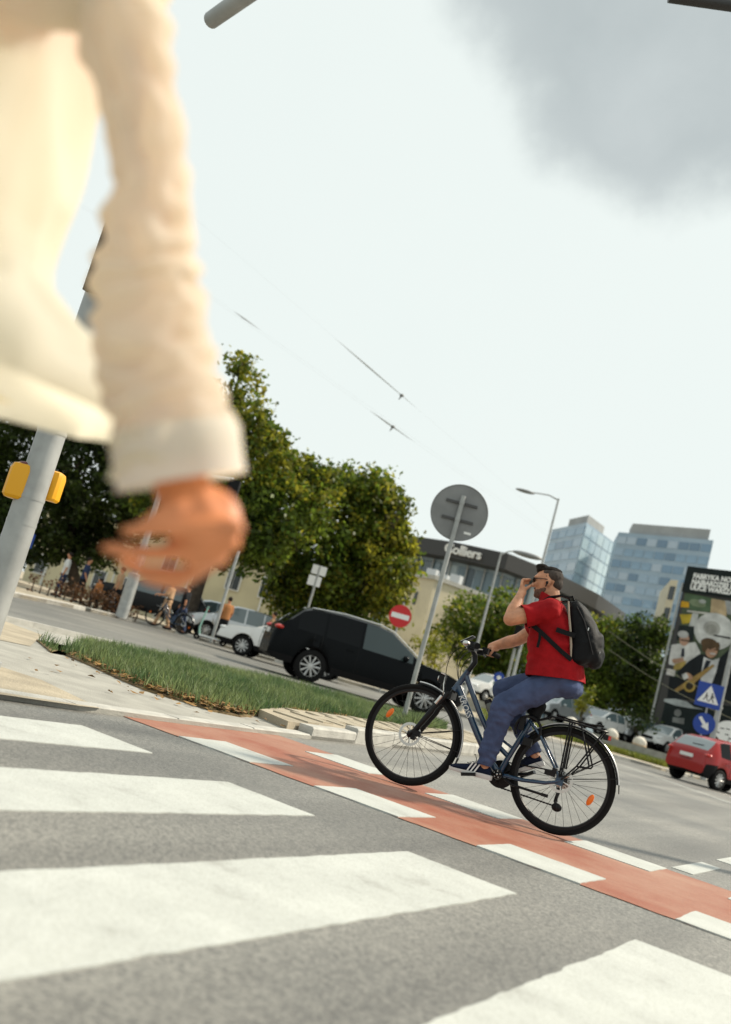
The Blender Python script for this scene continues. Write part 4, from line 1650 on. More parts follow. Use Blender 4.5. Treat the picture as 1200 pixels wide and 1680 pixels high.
def place_car(kind, label, px, py, d, head_deg, pm, group, z=0.1, name='parked_car', scale=1.0):
    q = AT(px, py, d)
    if kind == 'suv':
        a = dict(L=5.0, W=1.98, top=SUV_TOP, belt=SUV_BELT, wheels=(1.08, 4.0), r=.39, ws=(2.90, 3.70), rw=(.24, .62), side=((.55, 1.2), (1.27, 2.12), (2.2, 3.5)), tail=1.1, head=.86, sill=.33)
    elif kind == 'hatch':
        a = dict(L=4.30, W=1.78, top=HATCH_TOP, belt=HATCH_BELT, wheels=(.72, 3.42), r=.32, ws=(2.6, 3.25), rw=(.2, .62), side=((.7, 1.2), (1.26, 1.95), (2.02, 3.0)))
    else:
        a = dict(L=4.52, W=1.78, top=SEDAN_TOP, belt=SEDAN_BELT, wheels=(.85, 3.60), r=.32, ws=(2.6, 3.4), rw=(.55, 1.2), side=((1.2, 1.9), (1.96, 3.1)))
    return make_car(name, label, (q[0], q[1], z), math.radians(head_deg), pm, glass=M_GLASSL, group=group, **a)


# left background: under the trees and beside the road
place_car('sedan', 'white car with front to the left, half hidden behind the black car', 470, 1080, 32.5, 204, P_WHITE, None, z=0.002, name='white_car')
place_car('suv', 'dark car parked in deep shade under the trees behind the steel pole', 243, 1012, 43, 215, P_DARK, 'cars parked under the trees', z=.1)
place_car('hatch', 'pale blue-grey car parked under the trees, left of the two pale ones', 338, 1028, 44, 225, P_BLUEG, 'cars parked under the trees', z=.1)
place_car('hatch', 'silver car parked under the trees, right of the pale blue-grey one', 384, 1042, 41, 225, P_SILV, 'cars parked under the trees', z=.1)

# raised car park beyond the right-hand grass
LOTZ = 0.72
lot_px = [(760, 1150), (1105, 1243)]
a0, a1 = AT(740, 1150, 50), AT(1110, 1243, 50)
b1, b0 = AT(1200, 1250, 95), AT(700, 1130, 95)
lot = ccw([(a0[0], a0[1]), (a1[0], a1[1]), (b1[0], b1[1]), (b0[0], b0[1])])
sheet('car_park', lot, LOTZ, M_CONC, thick=0.9)
row = [(800, 1143, 57, 'hatch', P_WHITE, 'white car behind the bottle on the bicycle frame'),
       (908, 1178, 56, 'hatch', P_SILV, 'silver car seen just above the bicycle saddle'),
       (980, 1200, 58, 'sedan', P_WHITE, 'white car parked second to the right of the bicycle rack'),
       (1035, 1214, 60, 'hatch', P_SILV, 'dark-fronted silver car parked between two white cars'),
       (1090, 1226, 59, 'hatch', P_WHITE, 'small white car parked just left of the red crossover')]
row += [(862, 1166, 62, 'sedan', P_SILV, 'silver car partly hidden behind the rider\'s thigh'), (948, 1190, 64, 'hatch', P_WHITE, 'white car half hidden in the back row above the bicycle rack'),
        (1012, 1208, 65, 'sedan', P_DARK, 'dark car half hidden in the back row of the car park'), (1064, 1221, 65, 'hatch', P_SILV, 'silver car half hidden in the back row left of the poster')]
for px, py, d, kd, pm, lb in row:
    place_car(kd, lb, px, py + 14, d, 250 + random.uniform(-4, 4), pm, 'cars in the raised car park', z=LOTZ)

# rounded pale boulders edging the car park
M_PALE = mat('pale_stone', (0.62, 0.58, 0.50), 0.8, var=0.15, vscale=3, bump=0.3, bscale=12)
M_TANB = mat('tan_concrete', (0.42, 0.31, 0.20), 0.85, var=0.15, vscale=4)
bl_g = 'round planters along the car park'
for i, (px, py, lb) in enumerate(((937, 1188, 'round white-topped tan planter above the bicycle rack'), (1003, 1208, 'round white-topped tan planter between the parked white and silver cars'),
                                  (1050, 1218, 'round white-topped tan planter left of the small white car'))):
    q = AT(px, py, 51)
    P = empty('planter', (q[0], q[1], 0.1), 0, lb, 'planter', bl_g)
    P.scale = (.62, .62, .9)
    MB().lathe([(.42, 0), (.55, .25), (.60, .75), (.56, .78), (.2, .78)], 20, 'Z').build('pot', M_TANB, P)
    s = MB()
    s.ell((0, 0, .85), (.56, .56, .34), 0, 16, 10)
    s.remesh('rounded_cover', M_PALE, P, .07, 1, disp=wrinkle(3, .03))

# ------------------------------------------------------------------ trees
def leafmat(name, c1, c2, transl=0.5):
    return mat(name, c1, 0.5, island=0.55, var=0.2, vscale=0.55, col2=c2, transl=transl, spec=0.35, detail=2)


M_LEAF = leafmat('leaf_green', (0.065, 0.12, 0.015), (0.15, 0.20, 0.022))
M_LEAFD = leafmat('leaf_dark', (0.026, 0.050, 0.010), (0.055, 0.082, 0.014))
M_LEAFY = leafmat('leaf_yellow', (0.17, 0.20, 0.018), (0.32, 0.29, 0.03), 0.55)
M_BARK = mat('bark', (0.055, 0.042, 0.030), 0.95, var=0.3, vscale=6, bump=0.8, bscale=18)


def leaves(name, lobes, m, parent, lsize, clumps, per, spread, droop=0.0, yellow=None):
    allp = []
    for (c, r) in lobes:
        ncl = max(6, int(clumps * r * r))
        dv = rng.normal(size=(ncl, 3))
        dv /= np.linalg.norm(dv, axis=1)[:, None]
        rad = r * (0.42 + 0.62 * rng.random((ncl, 1)) ** 0.6)
        cc_ = np.array(c) + dv * rad * np.array([1, 1, .88])
        keep = np.array([mnoise.noise(Vector((q[0] * .75, q[1] * .75, q[2] * .75))) > -.10 for q in cc_])
        cc_ = cc_[keep | (rng.random(ncl) < .22)]
        ncl = len(cc_)
        sg = spread * (0.5 + 0.9 * rng.random((ncl, 1, 1)))
        p_ = cc_[:, None, :] + np.clip(rng.normal(size=(ncl, per, 3)), -1.5, 1.5) * sg
        if droop:
            p_[..., 2] -= np.abs(rng.normal(size=(ncl, per))) * droop * np.where(rng.random((ncl, per)) < .5, 1, .2)
        allp.append(p_.reshape(-1, 3))
    p_ = np.concatenate(allp)
    n_ = len(p_)
    L_ = (lsize * (0.55 + 0.9 * rng.random(n_)))[:, None]
    nrm = rng.normal(size=(n_, 3)) + np.array([0, 0, .5])
    nrm /= np.linalg.norm(nrm, axis=1)[:, None]
    a = np.cross(nrm, rng.normal(size=(n_, 3)))
    a /= np.linalg.norm(a, axis=1)[:, None] + 1e-9
    b_ = np.cross(nrm, a)
    V = np.stack([p_ - a * L_ * .5, p_ + b_ * L_ * .32 + nrm * L_ * .08, p_ + a * L_ * .55, p_ - b_ * L_ * .32 + nrm * L_ * .08], 1).reshape(-1, 3)
    me = bpy.data.meshes.new(name)
    me.vertices.add(n_ * 4)
    me.vertices.foreach_set('co', V.ravel())
    me.loops.add(n_ * 4)
    me.loops.foreach_set('vertex_index', np.arange(n_ * 4, dtype=np.int32))
    me.polygons.add(n_)
    me.polygons.foreach_set('loop_start', np.arange(n_, dtype=np.int32) * 4)
    me.polygons.foreach_set('loop_total', np.full(n_, 4, dtype=np.int32))
    if yellow:
        pr_ = np.array([yellow(q) for q in p_])
        me.polygons.foreach_set('material_index', (rng.random(n_) < pr_).astype(np.int32))
    me.update(calc_edges=True)
    me.validate()
    return mk(name, me, m, parent)


def tree(name, label, base_px, d, lobes_px, m, trunk_r=0.25, lsize=0.22, clumps=56, per=34, spread=0.25, droop=0.0, z0=0.1, group=None, yellow=None, cat='tree', zjit=1.5, twigs=True):
    b_ = AT(base_px[0], base_px[1], d)
    base = Vector((b_[0], b_[1], z0))
    T = empty(name, base, 0, label, cat, group)
    lobes = []
    for i, (px, py, rp) in enumerate(lobes_px):
        dd = d + random.uniform(-zjit, zjit)
        c = Vector(AT(px, py, dd)) - base
        lobes.append((tuple(c), rp * dd / FPX))
    cz = [l[0][2] for l in lobes]
    t = MB()
    hmin, hmax = min(cz), max(cz)
    cx = sum(l[0][0] for l in lobes) / len(lobes)
    cy = sum(l[0][1] for l in lobes) / len(lobes)
    fork = Vector((cx * .25, cy * .25, max(0.6, min(hmin, hmax * .35))))
    topp = Vector((cx, cy, hmax * .75))
    pts = [Vector((0, 0, -.1)), Vector((0.04, 0.02, fork.z * .5)), fork, fork.lerp(topp, .5) + Vector((.1, -.1, 0)), topp]
    t.tube(pts, [trunk_r * 1.25, trunk_r, trunk_r * .85, trunk_r * .5, trunk_r * .15], 10)
    for (c, r) in lobes:
        c = Vector(c)
        st = fork.lerp(topp, random.uniform(0, .6))
        mid = st.lerp(c, .5) + Vector((random.uniform(-.2, .2), random.uniform(-.2, .2), random.uniform(0, .3)))
        t.tube([st, mid, c], [trunk_r * .38, trunk_r * .24, trunk_r * .08], 7)
        if twigs:
            for k in range(5):
                e = c + Vector((random.gauss(0, 1), random.gauss(0, 1), random.gauss(0.2, 1))).normalized() * r * .9
                t.tube([mid.lerp(c, random.uniform(.3, 1)), e], [trunk_r * .10, trunk_r * .03], 5)
    t.build('trunk', M_BARK, T)
    leaves('crown', lobes, m if isinstance(m, list) else [m], T, lsize, clumps, per, spread, droop, yellow)
    return T


def yel1(p_):  # sunlight on the crown top, painted as extra yellow leaves
    return 0.55 if p_[2] > 6.2 else 0.08


tree('broadleaf_tree', 'tall tree with yellowing top behind the walker\'s cuff', (308, 1008), 41,
     [(330, 690, 70), (400, 690, 46), (403, 640, 30), (392, 600, 18), (300, 790, 85), (395, 790, 80), (470, 840, 75), (465, 775, 52), (420, 880, 66), (250, 650, 70), (510, 790, 46), (350, 880, 60), (430, 735, 40)],
     [M_LEAF, M_LEAFY], .30, yellow=yel1, group='trees behind the road')
tree('broadleaf_tree', 'broad tree with drooping yellow-green branches above the black car', (572, 1040), 44,
     [(560, 830, 75), (610, 805, 44), (645, 830, 34), (550, 900, 75), (620, 890, 60), (655, 880, 30), (600, 960, 55), (650, 940, 34), (520, 950, 62), (560, 990, 40), (655, 850, 26), (640, 990, 26), (480, 960, 40)],
     [M_LEAF, M_LEAFY], .28, droop=.55, yellow=lambda p_: .22 + (.55 if p_[0] > 1.0 else 0), group='trees behind the road')  # sunlit right side painted with a larger share of yellow leaves
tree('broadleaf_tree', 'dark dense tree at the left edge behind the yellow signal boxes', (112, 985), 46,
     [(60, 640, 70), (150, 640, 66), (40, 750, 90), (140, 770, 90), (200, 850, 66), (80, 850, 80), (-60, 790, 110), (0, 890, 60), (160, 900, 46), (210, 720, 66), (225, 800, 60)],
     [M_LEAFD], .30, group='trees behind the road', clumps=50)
tree('broadleaf_tree', 'mid green tree behind the tall lamp post by the handlebar', (800, 1120), 68,
     [(770, 1010, 38), (815, 1000, 42), (858, 1030, 42), (780, 1065, 46), (840, 1075, 44), (742, 1035, 28), (800, 1035, 40), (815, 1100, 34)], [M_LEAF, M_LEAFY], .25, lsize=.27, clumps=30, per=28, spread=.36, yellow=lambda p_: .12, group='trees beyond the car park')
tree('shrub', 'yellow-green shrub between the black car and the handlebar', (716, 1108), 50,
     [(700, 1075, 26), (730, 1078, 28), (686, 1058, 18), (716, 1050, 18), (745, 1060, 20)], [M_LEAFY], .08, lsize=.17, clumps=24, per=24, spread=.22, cat='shrub')
tree('broadleaf_tree', 'dark tree right of the backpack, left part of the pair', (985, 1190), 68,
     [(985, 1055, 42), (965, 1030, 22), (1000, 1100, 50), (958, 1080, 34), (1010, 1060, 36), (975, 1130, 44), (1010, 1140, 40)], [M_LEAF, M_LEAFY], .25, lsize=.27, clumps=30, per=28, spread=.36, yellow=lambda p_: .3 if p_[2] > 6 else .02, group='trees beyond the car park', z0=.7)
tree('broadleaf_tree', 'dark tree beside the music poster, right part of the pair', (1060, 1200), 66,
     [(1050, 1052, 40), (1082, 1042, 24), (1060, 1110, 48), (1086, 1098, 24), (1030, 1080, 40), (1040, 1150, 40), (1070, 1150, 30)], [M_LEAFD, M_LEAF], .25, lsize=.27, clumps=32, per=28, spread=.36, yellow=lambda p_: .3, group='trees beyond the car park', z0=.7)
tree('shrub', 'small bright green shrub below the backpack', (958, 1172), 52, [(952, 1148, 13), (964, 1142, 12), (955, 1160, 10)], [M_LEAFY], .05, lsize=.16, clumps=40, per=20, spread=.16, cat='shrub', zjit=.3)
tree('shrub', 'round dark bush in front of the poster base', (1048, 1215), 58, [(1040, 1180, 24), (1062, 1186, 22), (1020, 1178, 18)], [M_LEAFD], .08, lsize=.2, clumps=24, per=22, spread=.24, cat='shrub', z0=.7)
# low reddish hedge in front of the terrace
hb = AT(95, 1003, 34)
HT = empty('hedge', (hb[0], hb[1], .1), 0, 'low reddish brown hedge along the left pavement', 'hedge')
hl_ = []
for i in range(14):
    q = Vector(AT(45 + i * 13, 990 + i * 4.2, 34 + i * .12))
    hl_.append(((q.x - hb[0], q.y - hb[1], .35), .36))
leaves('foliage', hl_, [mat('leaf_russet', (.10, .045, .015), .6, island=.5, transl=.3)], HT, .10, 90, 16, .12)
hs2 = MB()
for c_, r_ in hl_:
    hs2.tube([(c_[0], c_[1], -.05), (c_[0], c_[1], .4)], [.03, .015], 5)
hs2.build('stems', M_BARK, HT)
# far side grass
gr = ccw([tuple(G(x, y)[:2]) for x, y in [(790, 1192), (905, 1212), (1010, 1239), (1090, 1262)]] + [tuple(AT(1108, 1243, 50)[:2]), tuple(AT(790, 1165, 50)[:2])])
fs_ = sheet('verge_soil', gr, .108, M_SOIL)
blades('verge_grass', gr, 30000, .11, .14, .34, .02, M_GRASSY, 'bright yellow-green verge grass in front of the raised car park')
gr2 = ccw([tuple(G(x, y)[:2]) for x, y in [(330, 1046), (420, 1073), (520, 1100), (640, 1132), (640, 1120), (520, 1090), (420, 1062), (330, 1034)]])
blades('verge_grass', gr2, 6000, .11, .06, .16, .015, M_GRASSY, 'patchy grass beside the far kerb under the trees')

# ------------------------------------------------------------------ buildings
M_TGL = [mat('tower_glass_d', (0.34, 0.42, 0.50), 0.2, spec=0.6), mat('tower_glass_e', (0.11, 0.19, 0.28), 0.15, spec=0.7), mat('tower_glass_a', (0.20, 0.31, 0.42), 0.18, spec=0.6, var=0.1, vscale=.3), mat('tower_glass_b', (0.26, 0.36, 0.46), 0.18, spec=0.6), mat('tower_glass_c', (0.15, 0.25, 0.36), 0.18, spec=0.6)]
M_TGLB = [mat('tower_glass_bright', (0.42, 0.54, 0.60), 0.15, spec=0.8), mat('tower_glass_sunlit_b', (0.36, 0.48, 0.56), 0.15, spec=0.8)]  # lighter copy of the tower glass, paints the face that catches the light
M_TFR = mat('tower_spandrel', (0.27, 0.36, 0.44), 0.4, var=.08, vscale=.15)
M_ROOFM = mat('roof_screen', (0.30, 0.31, 0.31), 0.7, var=.1, vscale=.2)
M_CREAM = mat('cream_render', (0.58, 0.52, 0.38), 0.9, var=0.08, vscale=.8, bump=.2, bscale=6)
M_YELR = mat('yellow_render', (0.60, 0.54, 0.36), 0.9, var=0.08, vscale=.8)
M_DGL = [mat('dark_facade_glass', (0.035, 0.06, 0.075), 0.08, spec=.9), mat('mid_facade_glass', (0.10, 0.16, 0.20), 0.08, spec=.9), mat('pale_facade_glass', (0.30, 0.38, 0.42), 0.12, spec=.9)]
M_FASC = mat('dark_fascia', (0.028, 0.028, 0.028), 0.5)
M_FIN = mat('steel_fin', (0.30, 0.32, 0.33), 0.5, metal=.5)
M_WINF = mat('window_dark', (0.05, 0.06, 0.065), 0.15)


def facade(parent, P, Q, z0, z1, cols, rows, gw, gh, mats, name='pane', proud=.06, pick=None, zoff=0.0):
    """grid of panes on the wall from P to Q (seen with P on the left)"""
    P, Q = Vector((P[0], P[1], 0)), Vector((Q[0], Q[1], 0))
    x = (Q - P).normalized()
    W = (Q - P).length
    n = x.cross(Vector((0, 0, 1)))
    if n.dot(Vector((CAM[0], CAM[1], 0)) - P) < 0:
        n = -n
    pw, ph = W / cols, (z1 - z0) / rows
    mes = []
    for m in mats:
        b_ = MB().box((0, 0, 0), (pw - gw, .08, ph - gh))
        me = b_.mesh('pane', 0)
        me.materials.append(m)
        mes.append(me)
    ang = math.atan2(x.y, x.x)
    for r_ in range(rows):
        for c_ in range(cols):
            k = pick(r_, c_) if pick else int(rng.integers(len(mes)))
            o = bpy.data.objects.new(name, mes[k])
            COL.objects.link(o)
            q = P + x * (c_ + .5) * pw + n * proud
            o.location = (q.x - parent.location.x, q.y - parent.location.y, z0 + (r_ + .5) * ph - parent.location.z)
            o.rotation_euler = (0, 0, ang)
            o.parent = parent


def block(name, parent, pts, z0, z1, m):
    o = parent.location
    return MB().prism(ccw([(q[0] - o.x, q[1] - o.y) for q in pts]), z0 - o.z, z1 - o.z).build(name, m, parent, smooth=0)


# two glass towers
P, Q = AT(1017, 868, 262), AT(1170, 892, 240)
zt = (P[2] + Q[2]) / 2
dv = Vector((Q[0] - P[0], Q[1] - P[1])).normalized()
bk = (Vector(Q[:2]).normalized() * 13)
bk.rotate(Matrix.Rotation(math.radians(8), 2))
TW = empty('glass_tower', (P[0], P[1], 0), 0, 'wide blue glass office tower behind the poster', 'building', 'glass office towers')
block('wall', TW, [(P[0], P[1]), (Q[0], Q[1]), (Q[0] + bk.x, Q[1] + bk.y), (P[0] + bk.x, P[1] + bk.y)], 0, zt, M_TFR)
facade(TW, P, Q, 8, zt - .5, 9, 14, .35, 1.25, M_TGL)
facade(TW, Q, (Q[0] + bk.x, Q[1] + bk.y), 8, zt - .5, 4, 14, .5, 1.25, M_TGL)
a_, b_ = Vector(P[:2]).lerp(Vector(Q[:2]), .14) + bk * .15, Vector(P[:2]).lerp(Vector(Q[:2]), .96) + bk * .15
block('roof_screen', TW, [a_, b_, b_ + bk * .6, a_ + bk * .6], zt - .2, zt + 3.0, M_ROOFM)

P, C_, Q = AT(911, 851, 290), AT(963, 857, 266), AT(1015, 874, 284)
zt = C_[2]
T1 = empty('glass_tower', (P[0], P[1], 0), 0, 'narrow glass office tower with a bright angled face behind the lamp post', 'building', 'glass office towers')
far_ = Vector(P[:2]) + (Vector(Q[:2]) - Vector(C_[:2]))
block('wall', T1, [P[:2], C_[:2], Q[:2], far_], 0, zt, M_TFR)
facade(T1, P, C_, 6, zt - .4, 4, 14, .4, 1.2, M_TGL)
facade(T1, C_, Q, 6, zt - .4, 5, 14, .3, .45, M_TGLB)
cen = (Vector(P[:2]) + Vector(Q[:2]) + Vector(C_[:2]) + far_) / 4
block('roof_screen', T1, [cen.lerp(Vector(P[:2]), .55), cen.lerp(Vector(C_[:2]), .55), cen.lerp(Vector(Q[:2]), .55), cen.lerp(far_, .55)], zt - .2, zt + 4.0, M_ROOFM)

# curved office building with dark fascia
tops = [(560, 866, 132), (655, 876, 120), (742, 891, 114), (835, 909, 111), (910, 935, 115), (985, 965, 123), (1030, 992, 134)]
tp = [AT(*q) for q in tops]
zt = float(np.mean([q[2] for q in tp[2:5]]))
OB = empty('office_building', (tp[0][0], tp[0][1], 0), 0, 'curved glass office building with a dark roof band and white name', 'building')
cenb = Vector(AT(800, 1000, 165)[:2])
front = [Vector(q[:2]) for q in tp]
inner = [q.lerp(cenb, .06) for q in front]
ob = OB.location
wl_ = MB().prism(ccw([(q.x - ob.x, q.y - ob.y) for q in inner + [cenb + Vector((40, 30)), cenb + Vector((-40, 10))]]), 0, zt - 1.8)
wl_.build('wall', M_TFR, OB, smooth=0)
fasc = MB()
for a_, b_, ai, bi in zip(front, front[1:], [q.lerp(cenb, .3) for q in front], [q.lerp(cenb, .3) for q in front][1:]):
    fasc.prism(ccw([(q.x - ob.x, q.y - ob.y) for q in (a_, b_, bi, ai)]), zt - 1.8, zt)
fasc.build('roof_band', M_FASC, OB, smooth=0)
for i, (a_, b_) in enumerate(zip(inner, inner[1:])):
    nC = 6
    facade(OB, a_, b_, 1.0, zt - 2.0, nC, 3, .22, .35, M_DGL, pick=lambda r_, c_: (int(rng.random() * 2.999) if r_ < 2 else (2 if rng.random() < .35 else (1 if rng.random() < .5 else 0))))
    for c_ in range(0, nC, 2):
        q = a_.lerp(b_, c_ / nC)
        nn = (q - cenb).normalized() * .45
        MB().box((q.x + nn.x * .5 - ob.x, q.y + nn.y * .5 - ob.y, (zt - 1.8) / 2), (.18, .35, zt - 2.0), M=Matrix.Rotation(math.atan2(nn.y, nn.x) - math.pi / 2, 3, 'Z')).build('facade_fin', M_FIN, OB, smooth=0)
# the name in white letters on the fascia
tm = textmesh('Colliers', 1.5, 0.12, 0.026, 'LEFT', 0.95)
a_, b_ = front[2], front[3]
xv = (b_ - a_).normalized()
wd_ = max(v.co.x for v in tm.vertices)
st_ = Vector(AT(729, 905, 114)[:2])
yaw_n = Vector((xv.y, -xv.x))
st_ = a_ + xv * max(-2.0, (st_ - a_).dot(xv)) + yaw_n * .25
mt = Matrix(((xv.x, 0, yaw_n.x, st_.x - ob.x), (xv.y, 0, yaw_n.y, st_.y - ob.y), (0, 1, 0, zt - 1.35), (0, 0, 0, 1)))
tm.transform(mt)
mk('sign_letters', tm, M_WHITEP, OB)

# cream houses below the office building
P, Q = AT(650, 936, 76), AT(713, 957, 72)
hz = float((P[2] + Q[2]) / 2)
HB = empty('house', (P[0], P[1], 0), 0, 'cream rendered house with a flat roof above the no-entry sign', 'building')
dv = Vector((Q[0] - P[0], Q[1] - P[1])).normalized()
bk = Vector((-dv.y, dv.x)) * 9
bk = bk if bk.dot(Vector(P[:2])) > 0 else -bk
block('wall', HB, [P[:2], Q[:2], (Q[0] + bk.x, Q[1] + bk.y), (P[0] + bk.x, P[1] + bk.y)], 0, hz, M_CREAM)
e1 = -dv * .15 - bk.normalized() * .15
block('roof', HB, [Vector(P[:2]) + e1, Vector(Q[:2]) + dv * .15 - bk.normalized() * .15, Vector(Q[:2]) + dv * .15 + bk, Vector(P[:2]) - dv * .15 + bk], hz, hz + .3, M_KERB)
for t_ in (.42, .66):
    q = Vector(P[:2]).lerp(Vector(Q[:2]), t_) - bk.normalized() * .03
    MB().box((q.x - P[0], q.y - P[1], hz - 1.55), (.28, .10, .95), M=Matrix.Rotation(math.atan2(dv.y, dv.x), 3, 'Z')).build('window', M_WINF, HB, smooth=0)
for t_ in (.25, .5, .75):
    q = Vector(P[:2]).lerp(Vector(Q[:2]), t_) - bk.normalized() * .03
    w_ = MB().box((q.x - P[0], q.y - P[1], 2.0), (.9, .10, 1.3), M=Matrix.Rotation(math.atan2(dv.y, dv.x), 3, 'Z')).build('window', M_WINF, HB, smooth=0)
ch = MB()
for t_, h_ in ((.2, .9), (.5, .6), (.8, .7)):
    q = Vector(P[:2]).lerp(Vector(Q[:2]), t_) + bk * .3
    c__ = MB().box((q.x - P[0], q.y - P[1], hz + .3 + h_ / 2), (.8, .6, h_)).build('roof_vent', M_SILVER, HB, smooth=0)
P2, Q2 = AT(712, 972, 80), AT(752, 988, 78)
H2 = empty('house', (P2[0], P2[1], 0), 0, 'smaller cream house with a pitched roof right of the flat-roofed one', 'building')
dv2 = Vector((Q2[0] - P2[0], Q2[1] - P2[1])).normalized()
bk2 = Vector((-dv2.y, dv2.x)) * 8
bk2 = bk2 if bk2.dot(Vector(P2[:2])) > 0 else -bk2
hz2 = float(Q2[2])
block('wall', H2, [P2[:2], Q2[:2], (Q2[0] + bk2.x, Q2[1] + bk2.y), (P2[0] + bk2.x, P2[1] + bk2.y)], 0, hz2, M_CREAM)
W2 = (Vector(Q2[:2]) - Vector(P2[:2])).length
a1 = Vector((0, 0))
r2 = MB()
o1 = Vector((-dv2.x * .3 - bk2.normalized().x * .3, -dv2.y * .3 - bk2.normalized().y * .3))
q0, q1 = o1, o1 + dv2 * (W2 + .6)
q3, q2 = q0 + bk2 * 1.07, q1 + bk2 * 1.07
m0, m1 = (q0 + q1) / 2, (q3 + q2) / 2
r2.add([(q0.x, q0.y, hz2 - .1), (q1.x, q1.y, hz2 - .1), (q2.x, q2.y, hz2 - .1), (q3.x, q3.y, hz2 - .1), (m0.x, m0.y, hz2 + 1.3), (m1.x, m1.y, hz2 + 1.3)], [(0, 1, 4), (1, 2, 5, 4), (2, 3, 5), (3, 0, 4, 5), (3, 2, 1, 0)])
r2.build('roof', mat('roof_tile', (.33, .26, .20), .85, var=.15, vscale=4), H2, smooth=0)
for t_ in (.3, .7):
    q = dv2 * W2 * t_ - bk2.normalized() * .03
    MB().box((q.x, q.y, hz2 - 1.6), (.6, .1, 1.2), M=Matrix.Rotation(math.atan2(dv2.y, dv2.x), 3, 'Z')).build('window', M_WINF, H2, smooth=0)
# long yellow house behind the trees
P, Q = AT(60, 880, 66), AT(520, 1005, 58)
HY = empty('house', (P[0], P[1], 0), 0, 'long pale yellow house with white windows behind the trees', 'building')
dv = Vector((Q[0] - P[0], Q[1] - P[1])).normalized()
W_ = (Vector(Q[:2]) - Vector(P[:2])).length
bk = Vector((-dv.y, dv.x)) * 9
bk = bk if bk.dot(Vector(P[:2])) > 0 else -bk
block('wall', HY, [P[:2], Q[:2], (Q[0] + bk.x, Q[1] + bk.y), (P[0] + bk.x, P[1] + bk.y)], 0, 5.2, M_YELR)
block('roof', HY, [Vector(P[:2]) - dv * .3 - bk * .04, Vector(Q[:2]) + dv * .3 - bk * .04, Vector(Q[:2]) + dv * .3 + bk, Vector(P[:2]) - dv * .3 + bk], 5.2, 5.5, M_FASC)
rot = Matrix.Rotation(math.atan2(dv.y, dv.x), 3, 'Z')
for r_ in range(2):
    for c_ in range(9):
        q = dv * (W_ * (c_ + .5) / 9) - bk.normalized() * .02
        wf = MB().box((q.x, q.y, 1.4 + r_ * 2.2), (1.0, .12, 1.3), M=rot).build('window', M_WHITEP, HY, smooth=0)
        q = q - bk.normalized() * .05
        MB().box((q.x - dv.x * .22, q.y - dv.y * .22, 1.4 + r_ * 2.2), (.40, .06, 1.15), M=rot).build('window_glass', M_WINF, wf, smooth=0)
        MB().box((q.x + dv.x * .22, q.y + dv.y * .22, 1.4 + r_ * 2.2), (.40, .06, 1.15), M=rot).build('window_glass', M_WINF, wf, smooth=0)
for c_ in range(4):
    q = dv * (W_ * (c_ + .3) / 4) - bk.normalized() * .05
    MB().tube([(q.x, q.y, 0), (q.x, q.y, 5.2)], .06, 8).build('drain_pipe', M_WHITEP, HY)
# slim pale block between the tower and the poster
P, Q = AT(1101, 951, 120), AT(1113, 953, 119)
SB = empty('apartment_block', (P[0], P[1], 0), 0, 'slim pale building edge between the wide tower and the poster', 'building')
dv = Vector((Q[0] - P[0], Q[1] - P[1])).normalized()
bk = (Vector(Q[:2]).normalized() * 12)
bk.rotate(Matrix.Rotation(math.radians(5), 2))
block('wall', SB, [P[:2], Q[:2], (Q[0] + bk.x, Q[1] + bk.y), (P[0] + bk.x, P[1] + bk.y)], 0, P[2], M_CREAM)
facade(SB, P, Q, 2, float(P[2]) - .3, 1, 7, .35, 1.0, [M_WINF, M_DGL[2]], name='window', proud=.03)

# ------------------------------------------------------------------ masts, lamps, signs
M_YEL = mat('yellow_plastic', (0.74, 0.35, 0.0), 0.4)
M_SIGNR = mat('sign_red', (0.55, 0.012, 0.015), 0.4)
M_SIGNB = mat('sign_blue', (0.005, 0.045, 0.30), 0.4)
M_SIGNW = mat('sign_white', (0.78, 0.78, 0.76), 0.45)
M_SIGNK = mat('sign_black', (0.01, 0.01, 0.01), 0.5)
M_SIGNG = mat('sign_back_grey', (0.22, 0.225, 0.225), 0.6, metal=.2, var=.08, vscale=4)
UPW = Vector((0, 0, 1))


def face_frame(pos, toward=None):
    """x to the viewer's right, z out of the plate towards the viewer"""
    pos = Vector(pos)
    n = (Vector((CAM[0], CAM[1], 0)) - Vector((pos.x, pos.y, 0))).normalized() if toward is None else Vector(toward).normalized()
    x = UPW.cross(n).normalized()
    return Matrix(((x.x, 0, n.x, pos.x), (x.y, 0, n.y, pos.y), (x.z, 1, n.z, pos.z), (0, 0, 0, 1)))


def plate(name, poly, th, m, parent, F, off=0.0, smooth=0):
    b_ = MB()
    n = len(poly)
    vs = [F @ Vector((q[0], q[1], off)) for q in poly] + [F @ Vector((q[0], q[1], off + th)) for q in poly]
    fs = [tuple(reversed(range(n))), tuple(range(n, 2 * n))] + [(k, (k + 1) % n, n + (k + 1) % n, n + k) for k in range(n)]
    rt = parent
    while rt.parent is not None:
        rt = rt.parent
    b_.add([tuple(v - rt.location) for v in vs], fs)
    return b_.build(name, m, parent, smooth=smooth)


def circ(r, n=32, cx=0, cy=0, ry=None):
    return [(cx + r * math.cos(2 * math.pi * k / n), cy + (ry or r) * math.sin(2 * math.pi * k / n)) for k in range(n)]


def rect(x0, y0, x1, y1):
    return [(x0, y0), (x1, y0), (x1, y1), (x0, y1)]


# left signal mast with yellow push-button boxes
mb_ = G(-45, 1096)
LM = empty('signal_mast', (mb_[0], mb_[1], 0.03), 0, 'grey steel signal mast with yellow push-button boxes at the left edge', 'mast')
MB().tube([(0, 0, 0), (0, 0, .05), (0, 0, .06), (0, 0, 2.0), (0, 0, 3.05)], [.17, .17, .105, .095, .09], 20).build('pole', M_GREYP, LM)


